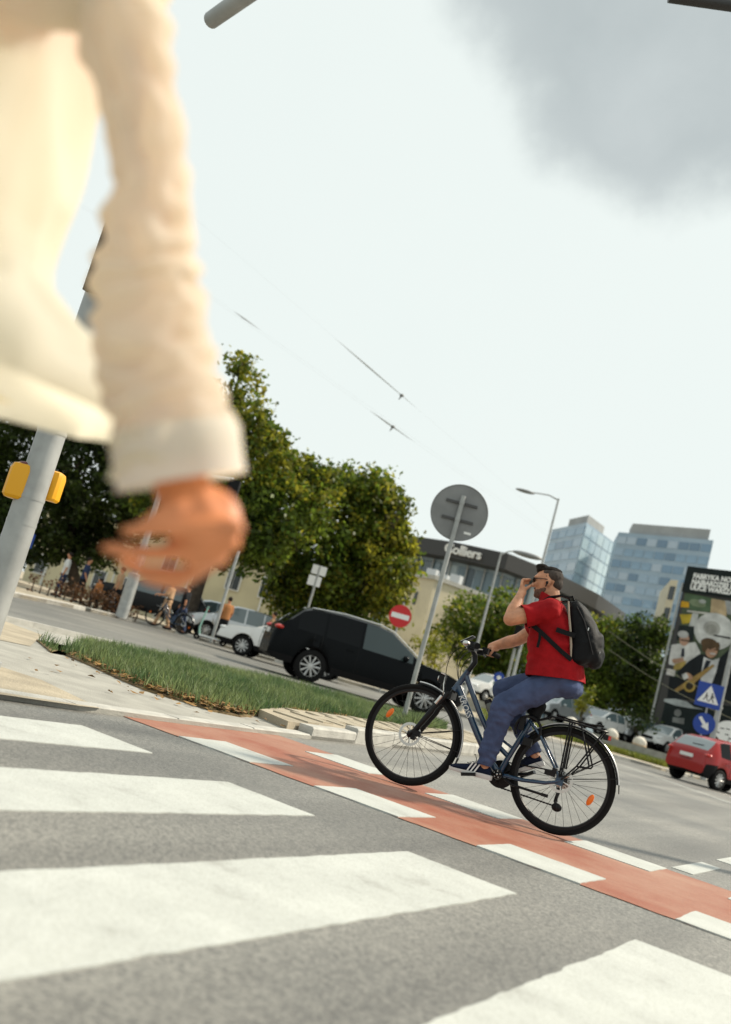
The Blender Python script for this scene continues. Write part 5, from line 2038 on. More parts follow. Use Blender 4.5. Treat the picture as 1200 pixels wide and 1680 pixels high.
def on_mast(px, py):
    """height on the mast and sideways offset of a photo pixel"""
    ray = FWD + RGT * (px - 600) / FPX - UPV * (py - 840) / FPX
    n = np.array([mb_[0], mb_[1], 0])
    n = n / np.linalg.norm(n)
    t = (np.array([mb_[0], mb_[1], 0]) @ n) / (ray @ n)
    q = CAM + ray * t
    return Vector((q[0] - mb_[0], q[1] - mb_[1], q[2] - .03))


def pbox(c, sx, sy, sz, name='push_button_box'):
    xr = Vector((RGT[0], RGT[1], 0)).normalized()
    b_ = MB()
    M = Matrix.Rotation(math.atan2(xr.y, xr.x), 3, 'Z')
    rs = []
    for z, k in ((-sz / 2, .80), (-sz * .42, 1), (sz * .30, 1), (sz * .45, .85), (sz / 2, .5)):
        rs.append([Vector(c) + M @ Vector((x * sx / 2 * k, y * sy / 2 * k, z)) for x, y in ((-1, -.7), (-.7, -1), (.7, -1), (1, -.7), (1, .7), (.7, 1), (-.7, 1), (-1, .7))])
    b_.loft(rs)
    return b_.build(name, M_YEL, LM, smooth=30)


q = on_mast(34, 790)
bx = pbox(q, .155, .15, .25)
MB().ell(q + Vector((0.0, -.0, .118)), (.055, .055, .022)).build('button_ring', mat('maroon_button', (.12, .02, .02), .5), bx)
q = on_mast(84, 795)
pbox(q + Vector((-.06, .08, 0)), .11, .14, .21)
q = on_mast(59, 742)
pbox(q + Vector((0, .06, 0)), .12, .12, .14)
for py_ in (655, 700, 820, 865):
    q = on_mast(60, py_)
    MB().tube([(0, 0, q.z - .012), (0, 0, q.z + .012)], .102, 20).build('clamp_band', M_GREYP, LM)
q = on_mast(72, 760)
MB().box(q * 1.0 + Vector((-.03, -.07, 0)), (.06, .02, .09)).build('sticker', M_SIGNW, LM, smooth=0)
sh = on_mast(205, 440)
MB().box((.10, -.02, sh.z), (.22, .24, .55)).build('signal_head', M_TRIM, LM, smooth=0)
# overhead arm reaching in at the top, its post stands beside the photographer
a0_ = Vector(AT(347, 33, 5.2))
a1_ = a0_ + Vector((.925, -.38, -.002)) * 7.0
OA = empty('overhead_mast', (a1_.x, a1_.y, 0), 0, 'grey overhead mast arm whose tip shows at the top left', 'mast')
MB().tube([(0, 0, 0), (0, 0, a1_.z + .3)], [.12, .09], 16).build('pole', M_GREYP, OA)
MB().tube([(0, 0, a1_.z), tuple(a0_ - OA.location)], [.06, .043], 16).build('arm', M_GREYP, OA)

# lamp arm crossing the top right corner, its post stands outside the view
p0, p1 = AT(1098, -5, 9.0), AT(1690, 74, 9.0)
LP = empty('lamp_post', (p1[0], p1[1], 0), 0, 'street lamp whose dark arm end crosses the top right corner', 'lamp post')
MB().tube([(0, 0, 0), (0, 0, float(p1[2]))], [.11, .07], 14).build('pole', M_GREYP, LP)
MB().tube([(0, 0, float(p1[2]) - .02), tuple(p0 - np.array([p1[0], p1[1], 0]))], [.06, .05], 12).build('arm', M_FASC, LP)

# second signal pole behind the hand
b2 = AT(198, 1016, 33)
SP = empty('signal_pole', (b2[0], b2[1], .1), 0, 'pale grey pole with a thick foot standing behind the walker\'s hand', 'pole')
MB().tube([(0, 0, 0), (0, 0, 1.5), (0, 0, 1.55), (0, 0, 5.4), ], [.20, .20, .11, .09], 16).build('pole', M_GREYP, SP)
ra = Vector((RGT[0], RGT[1], 0)).normalized()
hd_ = Vector(AT(399, 752, 33)) - SP.location
MB().tube([(0, 0, 5.2), (hd_.x * .95, hd_.y * .95, 5.3)], .06, 10).build('arm', M_SILVER, SP)
hq = Vector((hd_.x, hd_.y, 4.75))
MB().box(hq, (.34, .34, 1.05), M=Matrix.Rotation(math.atan2(ra.y, ra.x), 3, 'Z')).build('signal_head', M_TRIM, SP, smooth=0)


def post(parent, r, h, m=M_GREYP, top=None, name='post'):
    return MB().tube([(0, 0, 0), (0, 0, h)], [r, top or r], 12).build(name, m, parent)


# round sign seen from behind, on the island
sc_ = AT(754, 841, 17.0)
RS = empty('traffic_sign', (sc_[0], sc_[1], .06), 0, 'round grey traffic sign seen from behind on the grass island', 'sign')
F = face_frame(sc_)
F.translation = Vector(sc_)
rr = 46.5 * 17 / FPX
plate('sign_plate', circ(rr, 48), .006, M_SIGNG, RS, F, -.006)
rim = []
for k in range(49):
    a = 2 * math.pi * k / 48
    rim.append(F @ Vector((rr * math.cos(a), rr * math.sin(a), 0)) - RS.location)
MB().tube(rim, .010, 6).build('plate_rim', M_SIGNG, RS)
for dy in (.16, -.13):
    plate('bracket', rect(-.27, dy - .022, .27, dy + .022), .03, M_FASC if False else mat('bracket_dark', (.07, .07, .07), .6), RS, F, .001)
px_ = F @ Vector((0, 0, .075)) - RS.location
MB().tube([(px_.x, px_.y, 0), (px_.x, px_.y, sc_[2] + .28 - .06)], .040, 14).build('post', M_GREYP, RS)
for dy in (.16, -.13):
    c = F @ Vector((0, dy, .075)) - RS.location
    MB().tube([(c.x, c.y, c.z - .03), (c.x, c.y, c.z + .03)], .046, 14).build('clamp', M_GREYP, RS)
plate('sticker', rect(.16, -.33, .28, -.29), .002, M_SIGNW, RS, F, .001)

# no-entry sign
nc = AT(657, 1011, 33)
NS = empty('traffic_sign', (nc[0], nc[1], .1), 0, 'red no-entry sign with white bar beside the black car', 'sign')
F = face_frame(nc)
F.translation = Vector(nc)
rr = 18.6 * 33 / FPX
plate('sign_plate', circ(rr, 40), .02, M_SIGNR, NS, F)
plate('white_bar', rect(-rr * .80, -rr * .22, rr * .80, rr * .22), .006, M_SIGNW, NS, F, .02)
px_ = F @ Vector((0, 0, -.06)) - NS.location
MB().tube([(px_.x, px_.y, 0), (px_.x, px_.y, nc[2] + rr)], .035, 10).build('post', M_GREYP, NS)

# white direction boards on a pole under the trees
ic = AT(521, 945, 40)
IS = empty('information_sign', (ic[0], ic[1], .1), 0, 'narrow white information sign on a pole among the trees', 'sign')
F = face_frame(ic)
F.translation = Vector(ic)
plate('board', rect(-.28, .05, .30, .42), .03, M_SIGNW, IS, F)
plate('board', rect(-.32, -.42, .20, -.02), .03, M_SIGNW, IS, F)
post(IS, .05, float(ic[2]) + .3)

# pedestrian crossing sign with keep-right sign below
SD_ = 39.0
cc_ = AT(1164, 1141, SD_)
CS = empty('traffic_sign', (cc_[0], cc_[1], .1), 0, 'blue crossing sign above a round blue arrow sign by the poster', 'sign')
F = face_frame(cc_)
F.rotate if False else None
F.translation = Vector(cc_)
h = 20 * SD_ / FPX
sq = plate('crossing_plate', rect(-h, -h, h, h), .02, M_SIGNB, CS, F)
plate('white_triangle', [(-h * .84, -h * .62), (h * .84, -h * .62), (0, h * .82)], .004, M_SIGNW, sq, F, .02)
sq.children[0].location = (0, 0, 0)


def pict(parent, F, cx, cy, s, m, off):
    b_ = []
    plate('pictogram', circ(.055 * s, 10, cx, cy + .30 * s), .003, m, parent, F, off)
    plate('pictogram', [(cx - .05 * s, cy + .22 * s), (cx + .07 * s, cy + .22 * s), (cx + .05 * s, cy), (cx - .06 * s, cy)], .003, m, parent, F, off)
    plate('pictogram', [(cx - .06 * s, cy), (cx + .0 * s, cy), (cx - .14 * s, cy - .25 * s), (cx - .20 * s, cy - .24 * s)], .003, m, parent, F, off)
    plate('pictogram', [(cx + .0 * s, cy), (cx + .06 * s, cy), (cx + .18 * s, cy - .22 * s), (cx + .12 * s, cy - .25 * s)], .003, m, parent, F, off)
    plate('pictogram', [(cx + .05 * s, cy + .2 * s), (cx + .17 * s, cy + .08 * s), (cx + .14 * s, cy + .04 * s), (cx + .03 * s, cy + .14 * s)], .003, m, parent, F, off)


pict(sq, F, -.10, -.09, .50, M_SIGNK, .0245)
pict(sq, F, .11, -.10, .60, M_SIGNK, .0245)
ac = AT(1153, 1187, SD_)
F2 = F.copy()
F2.translation = Vector((cc_[0], cc_[1], ac[2])) + Vector((ra.x, ra.y, 0)) * ((1153 - 1164) + (1187 - 1141) * .285) * SD_ / FPX
rr = 17.5 * SD_ / FPX
rd = plate('arrow_plate', circ(rr, 36), .02, M_SIGNB, CS, F2)
ar = [(-.06, .30), (.06, .30), (.06, -.02), (.16, -.02), (0, -.30), (-.16, -.02), (-.06, -.02)]
R2 = Matrix.Rotation(math.radians(42), 2)
plate('white_arrow', [tuple(R2 @ Vector(q)) for q in ar], .004, M_SIGNW, rd, F2, .02)
px_ = F @ Vector((.02, 0, -.06)) - CS.location
MB().tube([(px_.x, px_.y, 0), (px_.x, px_.y, cc_[2] + h - .1)], .035, 10).build('post', M_GREYP, CS)

# thick grey pole beside the crossing sign
pb = AT(1166, 1225, 41)
TP = empty('lamp_post', (pb[0], pb[1], .1), 0, 'thick grey pole right of the crossing sign at the right edge', 'lamp post')
post(TP, .13, 7.5, top=.09, name='pole')
for z_ in (1.6, 2.1, 3.0):
    MB().tube([(0, 0, z_ - .04), (0, 0, z_ + .04)], .145, 14).build('clamp_band', M_GREYP, TP)

# street lamps
def lamp(label, base_px, top_px, head_px, d, r, arm2=None):
    tpt = AT(*top_px, d)
    L_ = empty('street_lamp', (tpt[0], tpt[1], .1), 0, label, 'street lamp', 'street lamps')
    hz_ = float(tpt[2]) - .1
    MB().tube([(0, 0, 0), (0, 0, .9), (0, 0, 1.0), (0, 0, hz_)], [r * 1.5, r * 1.5, r, r * .6], 12).build('pole', M_GREYP, L_)
    hd2 = Vector(AT(*head_px, d)) - L_.location
    arm_e = Vector((hd2.x, hd2.y, hd2.z))
    MB().tube([(0, 0, hz_ - .1), tuple(Vector((0, 0, hz_)).lerp(arm_e, .3) + Vector((0, 0, .08))), tuple(arm_e)], [r * .5, r * .4, r * .35], 8).build('arm', M_GREYP, L_)
    dr_ = Vector((hd2.x, hd2.y, 0)).normalized()
    Mh = Matrix.Rotation(math.atan2(dr_.y, dr_.x), 3, 'Z')
    MB().ell(arm_e, (.62, .20, .11), 0, 16, 8, Mh).build('lamp_head', M_SIGNG, L_)
    return L_


lamp('tall thin street lamp reaching above the glass tower', None, (917, 818), (862, 806), 62, .10)
lamp('street lamp with a stout pole rising behind the handlebar', None, (823, 906), (866, 911), 40, .068)

# small blue signs and posts
def small_sign(label, px, py, d, r, m=None, shape='round'):
    c = AT(px, py, d)
    S = empty('traffic_sign', (c[0], c[1], .1), 0, label, 'sign', 'small blue signs')
    F = face_frame(c)
    F.translation = Vector(c)
    plate('sign_plate', circ(r, 28) if shape == 'round' else rect(-r, -r * 1.3, r, r * 1.3), .02, M_SIGNB, S, F)
    plate('white_symbol', circ(r * .4, 16) if shape == 'round' else rect(-r * .5, -r * .5, r * .5, r * .3), .004, M_SIGNW, S, F, .02)
    q = F @ Vector((0, 0, -.05)) - S.location
    MB().tube([(q.x, q.y, 0), (q.x, q.y, float(c[2]) + r * .8)], .03, 8).build('post', M_GREYP, S)


small_sign('round blue sign between the handlebar and the rider\'s knee', 819, 1112, 54, .30)
small_sign('small round blue sign under the tree above the pale cars', 322, 968, 42, .21)
small_sign('blue rectangular sign behind the left signal mast', 46, 886, 36, .20, shape='rect')
# slim post with a signal behind the rider's belly
c = AT(850, 1045, 42)
S = empty('traffic_signal', (c[0], c[1], .1), 0, 'small black traffic signal on a post behind the rider\'s elbow', 'traffic signal')
post(S, .06, float(c[2]) - .3)
MB().box((0, 0, float(c[2]) - .1), (.3, .3, .95)).build('signal_head', M_TRIM, S, smooth=0)
c = AT(345, 1058, 33.5)
S = empty('sign_pole', (c[0], c[1], .1), 0, 'thin grey sign pole beside the electric scooter', 'pole')
post(S, .055, 3.2)

# overhead tram wires with insulators
def wire(label, a, b, d0, d1, thick_a, thick_b, ins, r=.035):
    A_, B_ = Vector(AT(*a, d0)), Vector(AT(*b, d1))
    W_ = empty('overhead_wire', A_, 0, label, 'wire', 'overhead wires')
    dr_ = B_ - A_
    MB().tube([(0, 0, 0), tuple(dr_)], .0016, 6).build('cable', mat('wire_grey', (.5, .5, .5), .5), W_)
    MB().tube([tuple(dr_ * thick_a), tuple(dr_ * (thick_a * .6 + thick_b * .4)), tuple(dr_ * thick_b)], [.002, r, .004], 8).build('insulating_rod', mat('rod_grey', (.48, .50, .50), .5), W_)
    i_ = dr_ * ins
    if ins < .9:
        MB().ell(i_, (.09, .09, .06), 0, 10, 6).tube([i_, i_ + Vector((-.06, -.03, -.18))], [.035, .02], 6).build('insulator', M_SIGNG, W_)
    return W_


wire('upper overhead wire with dark insulator above the trees', (-242, -123), (1078, 1007), 38, 38, .60, .70, .683)
wire('lower overhead wire with dark insulator above the trees', (-220, 89), (980, 937), 38, 38, .6875, .75, .7208)
wire('short overhead wire right of the walker\'s sleeve', (-189, 107), (955, 913), 38, 38, .50, .538, .97, r=.03)
for lb, a, b_ in (('slack tan wire in front of the right-hand trees, upper one', (1000, 1036), (1230, 1168)), ('slack tan wire in front of the right-hand trees, lower one', (1000, 1066), (1230, 1192))):
    A_, B_ = Vector(AT(*a, 60)), Vector(AT(*b_, 46))
    W_ = empty('overhead_wire', A_, 0, lb, 'wire', 'overhead wires')
    pts = [(B_ - A_) * t + Vector((0, 0, -.25 * math.sin(math.pi * t))) for t in [k / 12 for k in range(13)]]
    MB().tube(pts, .014, 6).build('cable', MATS.get('tan_wire') or mat('tan_wire', (.20, .19, .12), .6), W_)

# ------------------------------------------------------------------ poster on its wall
Pp, Qp = Vector(AT(1132, 932, 62)), Vector(AT(1290, 958, 57))
zb_ = float(AT(1085, 1193, 62)[2])
ztp = float(Pp.z)
xv = Vector((Qp.x - Pp.x, Qp.y - Pp.y, 0)).normalized()
nv_ = xv.cross(UPW)
if nv_.dot(Vector((Pp.x, Pp.y, 0))) > 0:
    nv_ = -nv_
PF_ = Matrix(((xv.x, 0, nv_.x, Pp.x), (xv.y, 0, nv_.y, Pp.y), (0, 1, 0, zb_), (0, 0, 0, 1)))
HH = ztp - zb_
BW = 7.0
BB_ = empty('billboard', (Pp.x, Pp.y, 0), 0, 'large dark concert poster with musicians and white lettering at the right', 'billboard')
bbk = MB()
F = PF_
plate('panel', rect(-.12, -.1, BW, HH + .1), .35, M_FASC, BB_, F, -.36)
wallp = plate('wall', rect(-.9, -zb_, BW + 12, -.12), .5, M_FASC, BB_, F, -.9)
plate('wall', rect(2.9, -.1, BW + 12, HH * .62), .5, mat('dark_green_wall', (.012, .022, .02), .7), BB_, F, -1.0)
MB().tube([tuple(F @ Vector((-.2, -zb_, .05)) - BB_.location), tuple(F @ Vector((-.2, HH * .9, .05)) - BB_.location)], .07, 8).build('scaffold_tube', M_GREYP, BB_)
Finv = F.inverted()


def uv(px, py):
    ray = Vector(FWD + RGT * (px - 600) / FPX - UPV * (py - 840) / FPX)
    o_ = Vector(CAM)
    t_ = (Pp - o_).dot(nv_) / ray.dot(nv_)
    q = Finv @ (o_ + ray * t_)
    return (q.x, q.y)


PR = empty('print', (0, 0, 0))
PR.parent = BB_
pm_ = {}


def pcol(c):
    if c not in pm_:
        pm_[c] = mat('print_%d' % len(pm_), tuple(x * .74 for x in c), .7, var=.22, vscale=1.6, detail=8, spec=.2)
    return pm_[c]


layer = [0]
pmesh = {}
print_mb = MB()
print_mats = []


def draw(poly_px, col, local=False):
    layer[0] += 1
    po = poly_px if local else [uv(*q) for q in poly_px]
    m = pcol(col)
    if m not in print_mats:
        print_mats.append(m)
    z = .002 + layer[0] * .0025
    vs = [F @ Vector((q[0], q[1], z)) - BB_.location for q in po]
    a = sum(p[0] * q[1] - q[0] * p[1] for p, q in zip(po, po[1:] + po[:1]))
    f = tuple(range(len(vs)))
    print_mb.add([tuple(v) for v in vs], [f if a > 0 else tuple(reversed(f))], print_mats.index(m))


def ellp(cx, cy, rx, ry, ang=0, n=24):
    a = math.radians(ang)
    return [(cx + rx * math.cos(t) * math.cos(a) - ry * math.sin(t) * math.sin(a), cy + rx * math.cos(t) * math.sin(a) + ry * math.sin(t) * math.cos(a)) for t in [2 * math.pi * k / n for k in range(n)]]


DK = (.012, .020, .020)
draw([(1124, 972), (1215, 990), (1215, 1150), (1098, 1146)], (.10, .13, .08))
draw([(1126, 973), (1170, 981), (1168, 1004), (1140, 1003), (1122, 992)], (.10, .16, .09))
draw(ellp(1145, 990, 14, 6, 15), (.22, .28, .17))
draw(ellp(1153, 987, 6, 3.5, 10), (.45, .48, .45))
draw([(1119, 986), (1131, 988), (1131, 997), (1117, 996)], (.75, .42, .03))
draw([(1116, 1008), (1138, 1008), (1132, 1022), (1120, 1024)], (.62, .46, .05))
draw([(1128, 1001), (1168, 1006), (1168, 1009), (1128, 1004)], (.62, .60, .55))
draw([(1168, 982), (1196, 987), (1192, 1012), (1166, 1009)], (.60, .46, .28))
draw([(1190, 985), (1215, 990), (1215, 1010), (1194, 1008)], (.42, .44, .44))
draw([(1137, 1006), (1147, 1007), (1143, 1030), (1131, 1028)], (.62, .64, .62))
draw([(1115, 1026), (1140, 1028), (1138, 1052), (1110, 1050)], (.02, .03, .03))
draw(ellp(1173, 1036, 34, 30, 20), (.66, .67, .65))
draw(ellp(1175, 1033, 30, 26, 20), (.74, .75, .73))
draw(ellp(1169, 1031, 14, 12, 20), (.46, .46, .43))
draw(ellp(1168, 1032, 9, 8, 20), (.36, .36, .33))
draw([(1172, 1041), (1200, 1046), (1200, 1049), (1172, 1044)], (.06, .06, .06))
# man on the left, white shirt and tie
draw([(1103, 1058), (1118, 1056), (1142, 1054), (1150, 1070), (1148, 1088), (1120, 1096), (1098, 1090), (1100, 1074)], (.72, .72, .70))
draw(ellp(1124, 1050, 8, 10, 10), (.55, .34, .24))
draw(ellp(1122, 1041, 9, 6, 10), (.50, .50, .49))
draw([(1117, 1049), (1132, 1051), (1132, 1053), (1117, 1051)], (.08, .06, .05))
draw([(1120, 1064), (1124, 1064), (1124, 1078), (1118, 1078)], (.03, .035, .05))
draw([(1103, 1082), (1122, 1079), (1124, 1086), (1106, 1089)], (.50, .30, .20))
draw([(1108, 1090), (1128, 1084), (1122, 1098), (1106, 1100)], (.45, .33, .10))
draw([(1096, 1097), (1110, 1100), (1108, 1110), (1094, 1107)], (.60, .58, .56))
# man on the right, dark suit, saxophone
draw([(1112, 1104), (1130, 1086), (1148, 1074), (1160, 1074), (1172, 1092), (1186, 1076), (1204, 1060), (1215, 1072), (1215, 1152), (1096, 1146), (1100, 1110), (1116, 1112)], (.012, .016, .020))
draw([(1156, 1078), (1170, 1084), (1182, 1080), (1176, 1104), (1166, 1130), (1150, 1128), (1152, 1104)], (.66, .66, .66))
draw([(1160, 1083), (1168, 1085), (1158, 1106), (1152, 1106)], (.02, .025, .035))
draw(ellp(1169, 1067, 10, 13, 12), (.58, .34, .22))
draw(ellp(1165, 1056, 14, 8.5, 12), (.12, .075, .04))
draw(ellp(1158, 1062, 4.5, 8, 12), (.12, .075, .04))
draw(ellp(1179, 1061, 3.5, 7, 5), (.12, .075, .04))
draw(ellp(1171, 1073, 5.5, 1.7, 8), (.75, .70, .66))
draw([(1165, 1064), (1169, 1064), (1169, 1066), (1165, 1066)], (.10, .06, .04))
draw([(1173, 1065), (1177, 1066), (1177, 1068), (1173, 1067)], (.10, .06, .04))
draw([(1172, 1090), (1174, 1093), (1140, 1122), (1112, 1136), (1108, 1132), (1134, 1114)], (.40, .26, .09))
draw(ellp(1133, 1127, 9.5, 9.0), (.45, .31, .08))
draw(ellp(1133, 1126, 6.2, 6.4), (.04, .03, .02))
draw(ellp(1131, 1110, 8, 5, 30), (.55, .32, .20))
draw([(1120, 1108), (1128, 1104), (1132, 1112), (1124, 1116)], (.70, .70, .68))
# lower black field, torn white strip, grey mark
draw([(1094, 1150), (1215, 1160), (1215, 1215), (1084, 1192)], DK)
draw([(1092, 1147), (1110, 1147), (1128, 1151), (1140, 1160), (1158, 1165), (1132, 1162), (1110, 1158), (1091, 1151)], (.46, .50, .50))
draw(ellp(1114, 1170, 6, 6), (.22, .23, .22))
draw([(1106, 1177), (1125, 1179), (1124, 1189), (1105, 1185)], (.22, .23, .22))
# header band
u0, v0 = uv(1130, 934)
u1, v1 = uv(1126, 972)
draw([(-.1, v1), (BW, v1 + .02), (BW, HH + .09), (-.1, HH + .09)], DK, local=True)
bpy.data.objects.remove(PR)
print_mb.build('printed_picture', print_mats, BB_, smooth=0)
for i, (tx, py_) in enumerate((('FABRYKA NORBLINA', 947.5), ('NAJBARDZIEJ BO', 957.0), ('ULICE WARSZAWY', 966.0))):
    tm = textmesh(tx, .42, .002, .022, 'LEFT', 1.0)
    u_, v_ = uv(1139 - i * 2.5, py_)
    M4 = F @ Matrix.Translation((u_, v_ - .05, .002 + (layer[0] + 2) * .0025))
    M4.translation = M4.translation - BB_.location
    tm.transform(M4)
    mk('lettering', tm, M_SIGNW, BB_)
# white round board with scribbles at the foot of the wall
c = AT(1198, 1202, 44)
SBd = empty('round_board', (c[0], c[1], .1), 0, 'white round board with black scribbles behind the red car', 'sign')
F3 = face_frame(c)
F3.translation = Vector(c)
plate('board', circ(.62, 32, ry=.5), .03, M_SIGNW, SBd, F3)
for i in range(9):
    a, r0 = i * .7, .18 + .18 * (i % 3) * .8
    x, y = r0 * math.cos(a) * 1.1, r0 * math.sin(a) * .8
    plate('mark', rect(x - .09, y - .02, x + .07, y + .025), .004, M_SIGNK, SBd, F3, .03)
MB().tube([(0, 0, 0), (0, 0, float(c[2]) - .3)], .04, 8).build('post', M_GREYP, SBd)

# ------------------------------------------------------------------ people in the background
M_JEANS = mat('jeans', (.03, .05, .11), .9)
M_DKT = mat('dark_cloth', (.012, .013, .016), .9, spec=.2)
M_WHC = mat('white_cloth', (.70, .70, .68), .9)
M_ORC = mat('orange_cloth', (.40, .15, .04), .9)
M_TANC = mat('tan_cloth', (.45, .28, .16), .9)
M_NAVC = mat('navy_cloth', (.02, .035, .09), .9)


def pedestrian(label, px, py, d, face_deg, top, legs, stride=.18, z=.1, arms=0.0, name='person', sc=1.0):
    q = AT(px, py, d)
    P_ = empty(name, (q[0], q[1], z), math.radians(face_deg), label, 'person', 'people on the far pavement')
    b_ = MB()
    b_.loft([ring(0, .92, .10, .15), ring(0, 1.1, .10, .14), ring(.01, 1.35, .10, .17), ring(0, 1.45, .06, .10)])
    for s in (-1, 1):
        f_ = stride * s
        b_.chain([(0, s * .09, .92), (f_ * .6 + .03, s * .10, .50), (f_, s * .10, .08), (f_ + .14, s * .10, .05)], [.085, .058, .042, .04])
        b_.chain([(0, s * .19, 1.40), (-f_ * .5 + arms * .15, s * .24, 1.14), (-f_ * .9 + .08 + arms * .35, s * .22, .92 + arms * .18)], [.05, .042, .034])
        b_.ell((-f_ * .9 + .10 + arms * .38, s * .22, .86 + arms * .20), (.03, .025, .05))
    b_.chain([(0, 0, 1.44), (.01, 0, 1.54)], [.06, .055])
    b_.ell((.02, 0, 1.63), (.095, .075, .115)).ell((.115, 0, 1.615), (.018, .014, .018))
    b_.remesh('body', M_SKIN, P_, .022, 3)
    t_ = MB()
    t_.loft([ring(0, .90, .135, .185), ring(0, 1.1, .125, .17), ring(.01, 1.35, .125, .195), ring(0, 1.47, .08, .13)])
    for s in (-1, 1):
        f_ = stride * s
        t_.chain([(0, s * .17, 1.40), (-f_ * .4 + arms * .12, s * .225, 1.18)], [.075, .062])
    t_.remesh('shirt', top, P_, .022, 3)
    l_ = MB()
    l_.loft([ring(0, .80, .12, .165), ring(0, .98, .125, .165)])
    for s in (-1, 1):
        f_ = stride * s
        l_.chain([(0, s * .09, .88), (f_ * .6 + .03, s * .10, .50), (f_, s * .10, .13)], [.10, .075, .062])
    l_.remesh('trousers', legs, P_, .022, 3)
    MB().ell((-.005, 0, 1.67), (.10, .085, .095)).build('hair', M_HAIR, P_)
    for s in (-1, 1):
        MB().ell((stride * s + .07, s * .10, .045), (.13, .05, .05)).build('shoe', M_DKT, P_)
    return P_


pedestrian('person in a white top standing left of the trees behind the hedge', 92, 985, 38, 220, M_WHC, M_NAVC, .08)
pedestrian('person in navy standing right of the one in white behind the hedge', 124, 992, 38, 30, M_NAVC, M_DKT, .10)
pedestrian('person in tan walking left of the pale steel pole', 180, 1008, 37, 200, M_TANC, M_DKT, .16)
pedestrian('person in orange crouched low behind the reddish hedge', 150, 1004, 36, 200, M_ORC, M_DKT, .1).scale = (1, 1, .62)
pedestrian('person in tan shorts pushing a bicycle under the trees', 262, 1034, 35, 195, M_TANC, M_TANC, .20, arms=1)
pedestrian('person in a dark top and jeans walking beside the pushed bicycle', 290, 1036, 35.5, 195, M_DKT, M_JEANS, .22)
pedestrian('person in muted orange standing by the electric scooter', 356, 1058, 37, 150, mat('dull_orange', (.36, .15, .05), .9), M_DKT, .1)
pedestrian('person in brown behind the white car', 436, 1062, 40, 200, M_TANC, M_TANC, .12)
q = AT(268, 1040, 34.4)
bk2_ = copy_tree(bike)
bk2_.location = (q[0] + .5, q[1] + .3, .1)
bk2_.rotation_euler = (0, 0, math.radians(205))
tag(bk2_, 'bicycle pushed by the person in tan under the trees', 'bicycle')

# electric scooter
q = AT(340, 1064, 32.5)
ES = empty('electric_scooter', (q[0], q[1], .11), math.radians(200), 'pale electric scooter parked on the far pavement by a pole', 'scooter')
MB().box((0, 0, .17), (.75, .16, .06)).build('deck', M_WHITEP, ES, smooth=0)
MB().tube([(.38, 0, .15), (.45, 0, .40), (.36, 0, 1.12)], [.035, .03, .025], 10).build('stem', mat('mint_paint', (.25, .45, .38), .4), ES)
MB().tube([(.36, -.24, 1.13), (.36, .24, 1.13)], .017, 8).build('handlebar', M_BLACK, ES)
for x_ in (.46, -.46):
    MB().lathe([(.05, -.025), (.10, -.03), (.12, 0), (.10, .03), (.05, .025)], 18, 'Y', (x_, 0, .12), close=True).build('wheel', M_RUBBER, ES)
MB().tube([(-.46, 0, .12), (-.36, 0, .17)], .03, 8).box((-.43, 0, .26), (.16, .09, .02)).build('rear_mudguard', M_BLACK, ES)

# ------------------------------------------------------------------ the walker close to the camera
M_LINEN = mat('cream_linen', (0.86, 0.83, 0.74), 0.9, var=0.05, vscale=5, transl=0.58, tcol=(0.96, 0.88, 0.70), spec=.15, bump=.2, bscale=250)
M_CUFF = mat('white_cuff', (0.82, 0.79, 0.72), 0.9, transl=0.4, tcol=(.9, .8, .6), spec=.15)
M_SKIN2 = mat('sunlit_skin', (0.68, 0.24, 0.095), 0.5, var=0.10, vscale=20, bump=0.1, bscale=160)
wf = Vector((-RGT[0], -RGT[1], 0)).normalized()
wlft = UPW.cross(wf)
sh0 = Vector(AT(165, -75, 1.15))
wo = sh0 - wlft * .20
wo = Vector((wo.x, wo.y, 0.0))
walker = empty('person', (wo.x, wo.y, 0.004), math.atan2(wf.y, wf.x), 'blurred walker in a loose cream shirt passing close at the left edge', 'person')
WI = Matrix.Translation(walker.location) @ Matrix.Rotation(math.atan2(wf.y, wf.x), 4, 'Z')
WI = WI.inverted()


def wl_pt(px, py, d):
    return WI @ Vector(AT(px, py, d))


SHw, ELw, WRw = wl_pt(170, -70, 1.13), wl_pt(252, 430, 1.10), wl_pt(298, 800, 1.08)
DX = .20
b = MB()
b.loft([ring(DX, .90, .07, .12), ring(DX, 1.08, .06, .10), ring(DX, 1.28, .07, .12), ring(DX, 1.40, .09, .16), ring(DX, 1.47, .06, .08)])
b.chain([(DX, 0, 1.45), (DX + .02, 0, 1.56)], [.065, .058])
b.ell((DX + .025, 0, 1.655), (.098, .076, .115)).ell((DX + .06, 0, 1.60), (.06, .055, .06)).ell((DX + .125, 0, 1.645), (.018, .014, .022))
for s in (-1, 1):
    b.ell((DX + .015, s * .078, 1.64), (.018, .010, .03))
b.chain([(DX, -.19, 1.40), (DX + .06, -.24, 1.12), (DX + .20, -.22, .92)], [.055, .045, .034])
b.ell((DX + .22, -.22, .86), (.035, .028, .06))
b.chain([(DX + .02, .09, .92), (DX + .20, .10, .50), (DX + .16, .10, .10)], [.09, .06, .045])
b.chain([(DX + .02, -.09, .92), (DX - .02, -.10, .52), (DX - .16, -.10, .16)], [.09, .06, .045])
b.chain([(DX - .06, .16, 1.40), SHw], [.05, .045])
arm_px = [(205, 60, 1.12), (232, 180, 1.11), (248, 300, 1.10), (245, 430, 1.10), (250, 560, 1.095), (268, 660, 1.09)]
b.chain([SHw] + [wl_pt(*q) for q in arm_px] + [WRw], [.030, .020, .018, .018, .022, .026, .028, .028])
